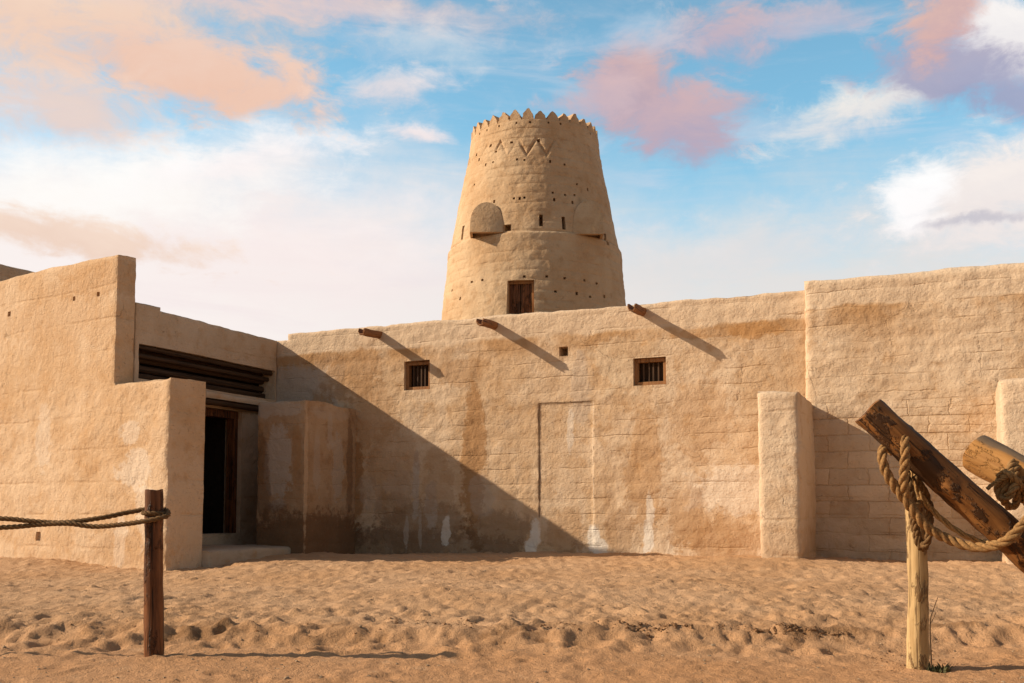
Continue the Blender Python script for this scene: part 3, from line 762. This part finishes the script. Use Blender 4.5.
# door frame in front of the painted dark room
bm = bmesh.new(); x0, x1, z0, z1 = DOOR[0] + .004, DOOR[1] - .004, DOOR[2] + .004, DOOR[3] - .004
box_bm(bm, x1 - .09, x1, .06, .2, z0, z1 - .11); box_bm(bm, x0, x0 + .09, .06, .2, z0, z1 - .11); box_bm(bm, x0, x1, .055, .205, z1 - .11, z1)
fr = bm_obj('door_frame', bm, M_DARKWOOD, sw)
# doorstep
q, f = slab([(0, -.3), (1.75, -.3), (1.75, .40), (0, .40)], 1.26, seed=55, amp=.5, r=.04, top_amp=.02)
M_STEP = plaster('step_plaster', [], base=(.46, .36, .26), pale=(.54, .44, .33), seed=55, stain=.2)
mesh_obj('doorstep', q, f, M_STEP, ent, loc=side_w @ Vector((sx(2.95), -1.24, 0)) - inv, rot=(0, 0, RS))

# roof slab of the entrance building, closing the top
bm = bmesh.new()
rp = [CORNER + N * 2.9 - U * 1.55, CORNER + N * 2.0 - U * 1.55, CORNER - U * 1.55, CORNER - U * 6, CORNER - U * 6 + N * .6]
rp = [p - inv for p in rp]
vb = [bm.verts.new((p.x, p.y, 3.1 - .16)) for p in rp]; vt = [bm.verts.new((p.x, p.y, 3.3 - .16)) for p in rp]
bm.faces.new(vt); bm.faces.new(list(reversed(vb)))
for k in range(5): bm.faces.new((vb[k], vb[(k + 1) % 5], vt[(k + 1) % 5], vt[k]))
bm_obj('roof', bm, M_SIDE, ent)

# house behind, of which only a roof corner shows
q, f = slab([(0, 0), (3.6, 0), (3.6, 4.87), (0, 4.87)], 4.0, seed=61, r=.06, step=.08, zstep=.06)
rear = mesh_obj('mud_house', q, f, M_SIDE, loc=Vector((-8.75, 14.70, 0)), rot=(0, 0, RS))
tag(rear, 'mud house of which only a shaded roof edge shows above the left building', 'house')

# ------------------------------------------------------------------ watchtower
TX, TY = .55, 24.0
tower = empty('watchtower', (TX, TY, 0)); tag(tower, 'round tapering mud watchtower with pointed merlons rising behind the courtyard wall', 'tower')
ZR = 9.52                                        # rim
def zfront(py, az_=0.0, rr=None):                # height of a point of the tower's surface seen at this row, straight ahead
    z = 6.0
    for _ in range(6):
        r_ = trad(z); Yd = TY - r_; dd = ray(535, py); z = CAMZ + dd.z * Yd / dd.y
    return z
def trad(z):
    # radius in metres against height
    return float(np.interp(z, [0, 5.2, 7.15, 9.5, 10], [2.70, 2.28, 2.05, 1.605, 1.55]))
ZLEDGE = zfront(231)
ZRIM = zfront(119)
NT = 440
def tower_body():
    zs = np.concatenate([np.arange(-.3, 4.6, .15), np.arange(4.6, ZRIM, .026), [ZRIM]])
    th = np.linspace(0, 2 * np.pi, NT + 1)[:-1]
    T, Z = np.meshgrid(th, zs)
    rad = np.vectorize(trad)(Z)
    # theta: 0 towards the camera (-y), positive to the right
    dirx, diry = np.sin(T), -np.cos(T)
    P = np.stack([dirx * rad, diry * rad, Z], -1)
    warp = Z + .05 * pn(P * .9) + .015 * pn(P * 4)
    ph = warp / .23; fr = np.abs(ph - np.round(ph)) * .23
    rad = rad + .022 * fbm(P * .8, 3) + .012 * fbm(P * 3.2 + 7, 4, .6) - .014 * np.exp(-(fr / .028) ** 2) * np.clip(.5 + 1.2 * pn(P * 1.3 + 3), 0, 1)
    lz = ZLEDGE + .02 * pn(P * 1.5 + 1)
    rad = rad + .05 / (1 + np.exp((Z - lz) / .012)) * np.exp(-np.clip(lz - Z, 0, 9) / .8)      # the lower drum stands a little proud
    # incised triangles below the rim
    arc = T.copy(); arc[arc > np.pi] -= 2 * np.pi; arc = arc * 1.68
    per = .45; zb, zt = zfront(154), zfront(138)
    u_ = (arc + .21) / per; u_ = np.abs(u_ - np.round(u_)) * 2
    dist = (Z - (zb + (zt - zb) * u_)) * .55
    fade = np.clip(.8 + 1.8 * pn(P * 1.6 + 12), .1, 1) * np.clip((.75 - arc) / .5, .15, 1)
    rad = rad - .050 * np.exp(-(dist / .024) ** 2) * fade * (Z > zb - .08) * (Z < zt + .08)
    rad = rad - .03 * np.exp(-((Z - lz - .01) / .022) ** 2)
    P = np.stack([dirx * rad, diry * rad, Z], -1)
    nz, nt = T.shape
    idx = np.arange(nz * nt).reshape(nz, nt)
    verts = list(map(tuple, P.reshape(-1, 3))); faces = []
    gone = {}
    def hole(arcdeg, z, w, h, dep):
        r_ = trad(z); i0 = int(round((math.radians(arcdeg) - w / 2 / r_) / (2 * math.pi) * nt)); n_ = max(1, int(round(w / r_ / (2 * math.pi) * nt)))
        j0 = int(np.searchsorted(zs, z - h / 2)); j1 = max(j0 + 1, int(np.searchsorted(zs, z + h / 2)))
        if j1 > len(zs) - 3: j0, j1 = len(zs) - 5, len(zs) - 3
        for j in range(j0, j1):
            for i in range(i0, i0 + n_): gone[(j, i % nt)] = 1
        base = {}
        def inner(j, i):
            k = (j, i % nt)
            if k not in base:
                v = P[j, i % nt]; l = math.hypot(v[0], v[1]); base[k] = len(verts); verts.append((v[0] * (1 - dep / l), v[1] * (1 - dep / l), v[2]))
            return base[k]
        for j in range(j0, j1):
            for i in range(i0, i0 + n_): faces.append((inner(j, i), inner(j, i + 1), inner(j + 1, i + 1), inner(j + 1, i)))
        for i in range(i0, i0 + n_):
            faces.append((idx[j0, i % nt], idx[j0, (i + 1) % nt], inner(j0, i + 1), inner(j0, i))); faces.append((idx[j1, (i + 1) % nt], idx[j1, i % nt], inner(j1, i), inner(j1, i + 1)))
        for j in range(j0, j1):
            faces.append((idx[j + 1, i0 % nt], idx[j, i0 % nt], inner(j, i0), inner(j + 1, i0))); faces.append((idx[j, (i0 + n_) % nt], idx[j + 1, (i0 + n_) % nt], inner(j + 1, i0 + n_), inner(j, i0 + n_)))
    def pxhole(px, py, w, h, dep):
        # from a pixel on the tower's face to angle and height
        z, a = 6.5, 0.0
        for _ in range(12):
            r_ = trad(z); Yd = TY - r_ * math.cos(a); dd = ray(px, py); p = dd * (Yd / dd.y); z = CAMZ + p.z
            a = math.asin(max(-.98, min(.98, (p.x - TX) / r_)))
        hole(math.degrees(a), z, w, h, dep); return math.degrees(a), z
    H = .075
    for px_, py_ in [(480, 130), (487, 126), (500, 119.5), (517, 117), (530, 117), (548, 117), (560, 119), (590, 127)]: pxhole(px_, py_, .05, .05, .14)
    for px_, py_ in [(476, 155), (479, 160), (490, 146), (495, 152), (486, 165), (493, 163), (517, 160), (525, 160), (550, 162), (565, 165), (511, 143), (538, 141),
                     (553, 193), (565, 195), (575, 196), (554, 200), (572, 203), (577, 185), (588, 190), (514, 199), (520, 199), (524, 198.5), (494, 202), (474, 185),
                     (472, 283), (483, 281), (452, 291), (460, 299), (524, 277), (546, 277), (564, 279), (556, 292), (584, 281), (597, 284), (577, 294), (590, 297), (604, 297)]:
        pxhole(px_, py_, H * .8, H * .8, .16)
    pxhole(507, 228, .16, .17, .3); pxhole(541.5, 221, .085, .30, .3); pxhole(564, 224, .085, .32, .3); pxhole(463.5, 233, .10, .34, .3); pxhole(606, 240, .10, .28, .3)
    da, dz_ = pxhole(519.5, 299.0, .60, .82, .35)
    for j in range(nz - 1):
        for i in range(nt):
            if (j, i) not in gone: faces.append((idx[j, i], idx[j, (i + 1) % nt], idx[j + 1, (i + 1) % nt], idx[j + 1, i]))
    # rim: top ring and inner face
    n0 = len(verts)
    for rr, zz in ((trad(ZRIM) - .30, ZRIM), (trad(ZRIM) - .32, ZRIM - 1.0)):
        for t in th: verts.append((math.sin(t) * rr, -math.cos(t) * rr, zz))
    for i in range(nt):
        i2 = (i + 1) % nt
        faces.append((idx[-1, i], idx[-1, i2], n0 + i2, n0 + i)); faces.append((n0 + i, n0 + i2, n0 + nt + i2, n0 + nt + i))
    faces.append(tuple(n0 + nt + i for i in range(nt)))
    return verts, faces, da, dz_
M_TOWER = plaster('tower_plaster', [], base=(.50, .34, .20), pale=(.57, .42, .27), ochre=(.40, .24, .12), seed=70.0, stain=.3, course=.23, cyl=1.8)
vs, fs, da, dz_ = tower_body()
mesh_obj('tower_body', vs, fs, M_TOWER, tower, sharp=55)
def tower_local(a_deg, r_, z):                  # point and frame on the tower
    a = R(a_deg); return Vector((math.sin(a) * r_, -math.cos(a) * r_, z))
# merlons: pointed, stepped at the shoulders
NM = 33; mr = trad(ZRIM) - .15; mw = 2 * math.pi * (mr + .12) / NM
mh = zfront(109.5) - ZRIM + .02
def merlon_mesh(seed):
    prof = [(-.5, -.06), (.5, -.06), (.5, .16), (.42, .26), (.40, .50), (.22, .74), (.10, .95), (.03, 1.0), (-.04, .99), (-.11, .93), (-.21, .75), (-.41, .51), (-.42, .27), (-.5, .15)]
    bm = bmesh.new(); rg = random.Random(seed)
    pr = [(a * mw * .97 + rg.uniform(-.006, .006), b_ * mh + (rg.uniform(-.014, .014) if b_ > 0 else 0)) for a, b_ in prof]
    v0 = [bm.verts.new((a, -.135, b_)) for a, b_ in pr]; v1 = [bm.verts.new((a, .13, b_)) for a, b_ in pr]
    bm.faces.new(v0); bm.faces.new(list(reversed(v1)))
    for k in range(len(pr)): bm.faces.new((v0[k], v1[k], v1[(k + 1) % len(pr)], v0[(k + 1) % len(pr)]))
    bmesh.ops.recalc_face_normals(bm, faces=bm.faces)
    me = bpy.data.meshes.new('merlon'); bm.to_mesh(me); bm.free()
    me.materials.append(M_TOWER); return me
mms = [merlon_mesh(k) for k in range(6)]
for k in range(NM):
    a = 360 * (k + .35) / NM
    o = link(bpy.data.objects.new('merlon', mms[(k * 5 + k // 4) % 6]), tower)
    o.location = tower_local(a, mr, ZRIM); o.rotation_euler = (R(rnd.uniform(-2, 2)), R(rnd.uniform(-4, 4)), R(a + rnd.uniform(-1, 1))); o.scale = (rnd.uniform(.90, 1.03), 1, rnd.uniform(.80, 1.08))
# projecting boxes: flat arched faces towards the courtyard, one side dying into the round wall
def hood(px0, px1, ptop, pbot, name='projecting_box'):
    Yf = TY - 1.86
    x0, x1 = (px0 - 512) / 1000 * Yf - TX, (px1 - 512) / 1000 * Yf - TX
    zt, zb = at(535, ptop, Yf).z, at(535, pbot, Yf).z
    inner = min(abs(x0), abs(x1)); yf = -math.sqrt(trad(zb) ** 2 - inner ** 2) + .19
    w = (x1 - x0) / 2; xc = (x0 + x1) / 2; h = zt - zb; n = 18
    prof = [(-w, 0), (w, 0)] + [(w * math.copysign(abs(math.cos(t)) ** .95, math.cos(t)), h * .30 + h * .70 * math.sin(t)) for t in [math.pi * k / n for k in range(n + 1)]]
    bm = bmesh.new(); m_ = len(prof); rows = []
    for yy, k_ in ((yf + .02, 1.0), (yf - .012, .985), (yf - .02, .955)):
        rows.append([bm.verts.new((xc + a * k_, yy - .20 * (1 - b_ / h), zb + (b_ if b_ == 0 else b_ * k_))) for a, b_ in prof])
    rows.insert(0, [bm.verts.new((xc + a, yf + 1.1, zb + b_)) for a, b_ in prof])
    for a, b_ in zip(rows[:-1], rows[1:]):
        for k in range(1, m_): bm.faces.new((a[k], a[(k + 1) % m_], b_[(k + 1) % m_], b_[k]))   # open underneath
    bm.faces.new(rows[-1])
    bmesh.ops.recalc_face_normals(bm, faces=bm.faces)
    bmesh.ops.solidify(bm, geom=bm.faces[:], thickness=.06)
    return bm_obj(name, bm, M_TOWER, tower, True, 45)
hood(469, 503, 200, 233)
hood(574, 605, 198, 234.5)
# tower door
td = empty('tower_door', tower_local(da, trad(dz_) - .17, dz_)); td.rotation_euler = (0, 0, R(da)); td.parent = tower
for k in range(2):
    bm = bmesh.new()
    x0 = -.29 + k * .29
    for j in range(3): box_bm(bm, x0 + .006 + j * .092, x0 + .092 + j * .092, 0, .035, -.42, .39, .004)
    bm_obj('door_leaf', bm, M_DARKWOOD, td)
bm = bmesh.new(); box_bm(bm, -.30, .30, -.03, .06, .37, .43); box_bm(bm, -.305, -.25, -.028, .058, -.43, .37); box_bm(bm, .25, .305, -.028, .058, -.43, .37)
bm_obj('door_frame', bm, M_FRAME, td)

# ------------------------------------------------------------------ ropes
def smooth_path(pts, n=10, closed=False):
    P = [Vector(p) for p in pts]; out = []
    m_ = len(P)
    for i in range(m_ if closed else m_ - 1):
        g_ = lambda k: P[k % m_] if closed else P[max(0, min(m_ - 1, k))]
        p0, p1, p2, p3 = g_(i - 1), g_(i), g_(i + 1), g_(i + 2)
        for k in range(n):
            t = k / n
            out.append(.5 * ((2 * p1) + (p2 - p0) * t + (2 * p0 - 5 * p1 + 4 * p2 - p3) * t * t + (3 * p1 - p0 - 3 * p2 + p3) * t ** 3))
    if not closed: out.append(P[-1])
    return out
def resample(path, step):
    out = [path[0]]; acc = 0
    for a, b_ in zip(path[:-1], path[1:]):
        L = (b_ - a).length
        while acc + L >= step:
            t = (step - acc) / L; a = a.lerp(b_, t); L = (b_ - a).length; out.append(a); acc = 0
        acc += L
    return out
def rope_geo(pts, rad, lay=None, strands=3, n=7, phase=0.0, dense=1.0):
    """laid rope: strands twisted round the path"""
    lay = lay or rad * 6.4
    path = resample(smooth_path(pts, 14), rad * .55 / dense)
    vs, fs = [], []
    t0 = (path[1] - path[0]).normalized(); up = Vector((0, 0, 1)) if abs(t0.z) < .9 else Vector((1, 0, 0)); a = t0.cross(up).normalized()
    fra = []
    for i, p in enumerate(path):
        t = (path[min(i + 1, len(path) - 1)] - path[max(i - 1, 0)]).normalized()
        a = (a - t * a.dot(t)).normalized(); fra.append((p, a.copy(), t.cross(a)))
    for s in range(strands):
        sp = []
        L = 0
        for i, (p, a_, b_) in enumerate(fra):
            if i: L += (p - fra[i - 1][0]).length
            th = 2 * math.pi * (L / lay + s / strands) + phase
            sp.append(p + (a_ * math.cos(th) + b_ * math.sin(th)) * rad * .54)
        v, f_ = tube(sp, rad * .50, n, .10, s * 3.1, jf=60)
        o_ = len(vs); vs += v; fs += [tuple(k + o_ for k in ff) for ff in f_]
    return vs, fs
def join(*gs):
    vs, fs = [], []
    for v, f_ in gs:
        o_ = len(vs); vs += list(v); fs += [tuple(k + o_ for k in ff) for ff in f_]
    return vs, fs
def ring_pts(c_, axis, r_, n=10, turns=1.0, drift=0.0, start=0.0):
    axis = Vector(axis).normalized(); up = Vector((0, 0, 1)) if abs(axis.z) < .9 else Vector((0, -1, 0))
    a = axis.cross(up).normalized(); b_ = axis.cross(a)
    return [Vector(c_) + (a * math.cos(start + 2 * math.pi * turns * k / (n * turns)) + b_ * math.sin(start + 2 * math.pi * turns * k / (n * turns))) * r_ + axis * drift * k / (n * turns) for k in range(int(n * turns) + 1)]

# ------------------------------------------------------------------ wooden posts
def pole(name, base, top, r0, r1, mat, seed, lab, cat, n=28, rings=60, jit=.10, dish=.01, axis='z', knots=(), parent=None):
    """rough round timber in its own frame along its length"""
    base, top = Vector(base), Vector(top); L = (top - base).length
    vs, fs = [], []
    for j in range(rings + 1):
        t = j / rings; r_ = r0 + (r1 - r0) * t
        for k in range(n):
            th = 2 * math.pi * k / n
            rr = r_ * (1 + jit * mnoise.fractal(Vector((math.cos(th) * 1.3, math.sin(th) * 1.3, t * L * 5 + seed)), .8, 2.0, 4))
            rr -= r_ * .10 * max(0, mnoise.noise(Vector((th * 2.2, t * L * .7, seed + 5)))) ** .5 * .6 * min(1, 6 * t * (1 - t))     # long checks
            for (kt, kth, kr, kh) in knots:
                dth = (th - kth + math.pi) % (2 * math.pi) - math.pi
                rr += kh * math.exp(-((t - kt) * L / kr) ** 2 - (dth * r_ / kr) ** 2)
            if j in (0, rings): rr *= .97
            w_ = .012 * math.sin(t * 5 + seed)
            vs.append((rr * math.cos(th) + w_, rr * math.sin(th) + w_ * .6, t * L + ((.004 * math.sin(3 * th + seed)) if j in (0, rings) else 0)))
    for j in range(rings):
        for k in range(n): fs.append((j * n + k, j * n + (k + 1) % n, (j + 1) * n + (k + 1) % n, (j + 1) * n + k))
    i0 = len(vs); vs.append((0, 0, L - dish)); vs.append((0, 0, dish))
    for k in range(n): fs.append((rings * n + k, rings * n + (k + 1) % n, i0)); fs.append(((k + 1) % n, k, i0 + 1))
    qd = (top - base).to_track_quat('Z', 'Y')
    if axis == 'x':
        vs = [(z, y, -x) for x, y, z in vs]; qd = (top - base).to_track_quat('X', 'Z')
    o = mesh_obj(name, vs, fs, mat, parent, sharp=55, loc=base, rot=qd.to_euler())
    if lab: tag(o, lab, cat)
    return o
LP_Y = 6.0
lp_b = at(156, 655, LP_Y); lp_t = at(153, 490, LP_Y)
zg = ground_z(lp_b.x, lp_b.y)
pole('rope_post', (lp_b.x, lp_b.y, zg - .25), lp_t, .058, .052, M_DARKWOOD, 3.0, 'dark brown wooden post on the left carrying a two-strand rope', 'post', knots=((.33, 3.7, .03, .012), (.62, 4.2, .02, .008)))
off = at(-620, 655, 6.0); zo = ground_z(off.x, off.y)

pole('rope_post', (off.x, off.y, zo - .25), (off.x - .01, off.y, zo + .98), .058, .052, M_DARKWOOD, 31.0, 'dark brown wooden post further left holding the far end of the doubled rope', 'post')
RP_Y = 5.72
rp_b = at(918, 668, RP_Y); rp_t = at(913, 468, RP_Y); zg = ground_z(rp_b.x, rp_b.y)
pole('rope_post', (rp_b.x, rp_b.y, zg - .25), rp_t, .062, .052, M_PALEWOOD, 8.0, 'pale peeled wooden post on the right propping the leaning log', 'post', knots=((.5, 3.0, .03, .008), (.25, 4.6, .025, .01)))

# leaning logs
L1Y = 5.50
a1 = at(869, 409, L1Y); b1 = at(1172, 688, L1Y - .25)
log1 = pole('leaning_log', b1, a1, .098, .088, M_LOG, 15.0, 'long dark brown log with bark patches leaning on the pale post', 'log', jit=.085, rings=110, n=36, axis='x', dish=.012,
            knots=((.72, 1.0, .04, .015), (.6, 4.2, .05, .012)))
L2Y = 5.85
a2 = at(976, 450, L2Y); b2 = at(1420, 686, L2Y - 1.45)
log2 = pole('leaning_log', b2, a2, .125, .112, M_LOG2, 22.0, 'orange brown log with a grey top at the right edge, rope knotted under it', 'log', jit=.06, rings=90, n=36, axis='x', dish=.012)

# ------------------------------------------------------------------ barrier rope on the left
RR = .0155
Yl = LP_Y
pc = Vector(at(155, 512, LP_Y))
front, backp = LP_Y - .075, LP_Y + .075
strand1 = [at(-620, 512, 6.0), at(-100, 517, 6.0), at(0, 518.5, 6.0), at(30, 521, 6.0), at(62, 522.5, 6.0 + .012), at(100, 518, 6.0 + .02), at(130, 512, backp), at(150, 508.5, backp), at(163, 509, LP_Y + .06), at(168, 512, LP_Y + .01), at(167, 516, LP_Y - .05), at(158, 518.5, front), at(145, 521, front + .0),
           at(125, 524, LP_Y - .05), at(95, 526.5, LP_Y - .02), at(68, 523.5, LP_Y - .02), at(40, 524.5, LP_Y), at(0, 527.5, LP_Y), at(-100, 529, 6.0), at(-620, 530, 6.0)]
g1 = rope_geo(strand1, RR)
ring = ring_pts(pc + Vector((0, 0, -.008)), (.05, 0, 1), .066, 12)
v, f_ = join(g1, rope_geo(ring + ring[1:3], RR * .95))
o = mesh_obj('barrier_rope', v, f_, M_ROPE_DARK, sharp=None)
tag(o, 'brown doubled rope twisted across itself and looped round the left post', 'rope')

# ------------------------------------------------------------------ thick rope on the logs
TR = .0275
ux = (b1 - a1).normalized()
A = lambda px_, py_, dy=0.0: at(px_, py_, L1Y + dy)
swag = [A(893, 452, .14), A(886, 447, .02), A(882, 455, -.05), A(886, 472, -.06), A(896, 488, -.06), A(907, 502, -.06), A(918, 517, -.06), A(931, 530, -.06), A(948, 539, -.07), A(968, 546, -.12), A(988, 547, -.20), A(1006, 541, -.27),
        A(1020, 528, -.29), A(1034, 512, -.28), A(1048, 494, -.20), A(1060, 480, -.05)]
loop1 = [A(912, 436, .12), A(908, 429, .03), A(905, 434, -.08), A(905, 446, -.125), A(905, 458, -.125), A(904, 472, -.11), A(904, 486, -.09), A(908, 500, -.05), A(915, 508, .0), A(921, 500, .10)]
v, f_ = join(rope_geo(swag, TR, phase=.4), rope_geo(loop1, TR * .95, phase=1.0))
o = mesh_obj('thick_rope', v, f_, M_ROPE, sharp=None); tag(o, 'thick twisted brown rope wound over the dark log and hanging in a swag', 'rope')
loopd = [A(906, 470, .02), A(910, 486, -.0), A(914, 504, .05), A(915, 520, .10), A(918, 536, .13), A(923, 546, .12), A(928, 540, .08), A(929, 522, .08), A(928, 505, .08), A(926, 494, .06), A(921, 486, .02), A(915, 476, .0)]
loope = [A(906, 474, .12), A(910, 500, .12), A(914, 526, .13), A(919, 545, .14), A(925, 548, .18), A(930, 530, .2), A(930, 500, .2)]
v, f_ = join(rope_geo(loopd, TR * .72), rope_geo(loope, TR * .7, phase=.7))
o = mesh_obj('lashing_rope', v, f_, M_ROPE_DARK, sharp=None); tag(o, 'dark rope loops lashed round the top of the pale post', 'rope')
thin = [A(910, 468, .10), A(914, 478, .04), A(918, 490, .05), A(926, 503, .06), A(936, 514, .05), A(950, 526, .03), A(966, 536, .0), A(982, 542, -.02), A(998, 543, -.17), A(1010, 536, -.22), A(1030, 517, -.22), A(1050, 497, -.10)]
v, f_ = rope_geo(thin, TR * .62, lay=TR * 9)
o = mesh_obj('pale_rope', v, f_, M_ROPE_PALE, sharp=None); tag(o, 'pale smooth rope strand hanging behind the thick swag', 'rope')
# knot under the second log
u2 = (b2 - a2).normalized(); kc = a2.lerp(b2, 0.165)
B = lambda px_, py_, dy=0.0: at(px_, py_, 5.70 + dy)
k1 = ring_pts(kc, u2, .132, 12, 1.0, .02) ; k2 = ring_pts(kc + u2 * .045, u2, .133, 12, 1.0, .02)
kn1 = [B(1013, 462, -.10), B(1010, 470, -.15), B(1006, 482, -.16), B(1003, 494, -.14), B(1006, 504, -.11), B(1012, 507, -.10), B(1017, 500, -.13), B(1016, 488, -.17), B(1014, 476, -.17), B(1017, 466, -.12)]
kn2 = [B(1006, 470, -.15), B(1000, 480, -.15), B(998, 490, -.13), B(1002, 498, -.15), B(1009, 496, -.20), B(1014, 488, -.21), B(1020, 482, -.17), B(1028, 478, -.13)]
kn3 = [B(1002, 476, -.17), B(1008, 474, -.20), B(1015, 479, -.21), B(1022, 488, -.18), B(1030, 494, -.14)]
t1 = [B(1008, 477, -.20), B(1000, 480, -.19), B(993, 484, -.18), B(987, 489, -.17)]
t2 = [B(1010, 472, -.18), B(1002, 472, -.18), B(996, 477, -.17)]
v, f_ = join(rope_geo(k1, TR * .6), rope_geo(k2, TR * .6), rope_geo(kn1, TR * .85), rope_geo(kn2, TR * .85), rope_geo(kn3, TR * .8), rope_geo(t1, TR * .42), rope_geo(t2, TR * .34))
o = mesh_obj('knotted_rope', v, f_, M_ROPE, sharp=None); tag(o, 'rope tied in a bulky knot with loose tails round the orange log', 'rope')

# ------------------------------------------------------------------ small things on the sand
def lumps(name, spots, mat, kind_label=None):
    vs, fs = [], []
    for (x, y, r_) in spots:
        rg = random.Random(int(x * 1000) * 7 + int(y * 1000)); o_ = len(vs)
        bm = bmesh.new(); bmesh.ops.create_icosphere(bm, subdivisions=1 if r_ < .012 else 2, radius=1)
        sc = (rg.uniform(.8, 1.4), rg.uniform(.7, 1.2), rg.uniform(.5, .9)); sdv = Vector((rg.random() * 50, rg.random() * 50, 0)); z = ground_z(x, y)
        for v_ in bm.verts:
            k = 1 + .8 * mnoise.noise(v_.co * 1.9 + sdv)
            vs.append((x + v_.co.x * r_ * sc[0] * k, y + v_.co.y * r_ * sc[1] * k, z + r_ * .1 + v_.co.z * r_ * sc[2] * k))
        for f_ in bm.faces: fs.append(tuple(v_.index + o_ for v_ in f_.verts))
        bm.free()
    o = mesh_obj(name, vs, fs, mat, smooth=False)
    tag(o, kind='stuff'); return o
rg = random.Random(11); spots = []
def strew(n, px0, px1, y0, dy, rmin, rmax):
    for _ in range(n):
        px_ = rg.uniform(px0, px1); Y = y0 + rg.gauss(0, dy); spots.append(((px_ - 512) / 1000 * Y, Y, rmin + (rmax - rmin) * rg.random() ** 3))
strew(240, 625, 690, 6.60, .035, .003, .016); strew(60, 690, 745, 6.62, .03, .003, .010); strew(240, 745, 845, 6.56, .03, .003, .017); strew(90, 520, 625, 6.62, .06, .003, .013)
strew(60, 430, 480, 6.9, .04, .003, .015); strew(70, 380, 430, 7.0, .05, .003, .013); strew(60, 200, 520, 6.65, .15, .003, .011); strew(60, 850, 930, 6.1, .2, .003, .010); strew(40, 0, 160, 6.7, .2, .003, .011); strew(60, 870, 960, 5.9, .15, .003, .011)
tag(lumps('earth_clods', spots, M_CLOD), 'dark earth clods crumbled along the low sand bank', 'clods')
spots = []
strew(420, -20, 1040, 5.6, .5, .003, .010); strew(400, -20, 1040, 8.0, 1.6, .004, .013)
tag(lumps('pebbles', spots, M_PEBBLE), 'scattered small pebbles on the trodden sand', 'pebbles')

# weeds and a twig at the foot of the right post
def blades(name, cx, cy, n, hmin, hmax, spread, seed, mat, lab, cat):
    rg = random.Random(seed); vs, fs = [], []
    for _ in range(n):
        a = rg.uniform(0, 6.28); d0 = spread * rg.random() ** .6; x, y = cx + math.cos(a) * d0, cy + math.sin(a) * d0; z = ground_z(x, y) - .01
        h = rg.uniform(hmin, hmax); ln_a = rg.uniform(0, 6.28); ln = h * rg.uniform(.2, .9); w = rg.uniform(.004, .010); o_ = len(vs)
        for k in range(4):
            t = k / 3; c_ = Vector((x + math.cos(ln_a) * ln * t * t, y + math.sin(ln_a) * ln * t * t, z + h * t)); wd = w * (1 - t) ** .6 + .0006
            sdv = Vector((-math.sin(ln_a), math.cos(ln_a), 0)) * wd
            vs += [c_ - sdv, c_ + sdv]
        for k in range(3): fs.append((o_ + 2 * k, o_ + 2 * k + 1, o_ + 2 * k + 3, o_ + 2 * k + 2))
    o = mesh_obj(name, vs, fs, mat, sharp=None); tag(o, lab, cat); return o
fx, fy = rp_b.x + .09, rp_b.y - .03
blades('weed_tuft', fx, fy, 110, .015, .05, .07, 4, M_GRASS, 'low green weed tuft at the foot of the pale post', 'weed')
tw0 = at(931, 645, RP_Y + .1); z0 = ground_z(tw0.x, tw0.y)
tp = smooth_path([(tw0.x, tw0.y, z0 - .03), at(930, 625, RP_Y + .1), at(934, 608, RP_Y + .1), at(938, 597, RP_Y + .1)], 6)
tp2 = smooth_path([at(930, 625, RP_Y + .1), at(934, 617, RP_Y + .09), at(936, 612, RP_Y + .08)], 5)
v, f_ = join(tube(tp, [.0055 - .004 * k / len(tp) for k in range(len(tp))], 6), tube(tp2, .002, 5))
tag(mesh_obj('twig', v, f_, M_TWIG, sharp=None), 'thin bare twig standing in the sand beside the pale post', 'twig')
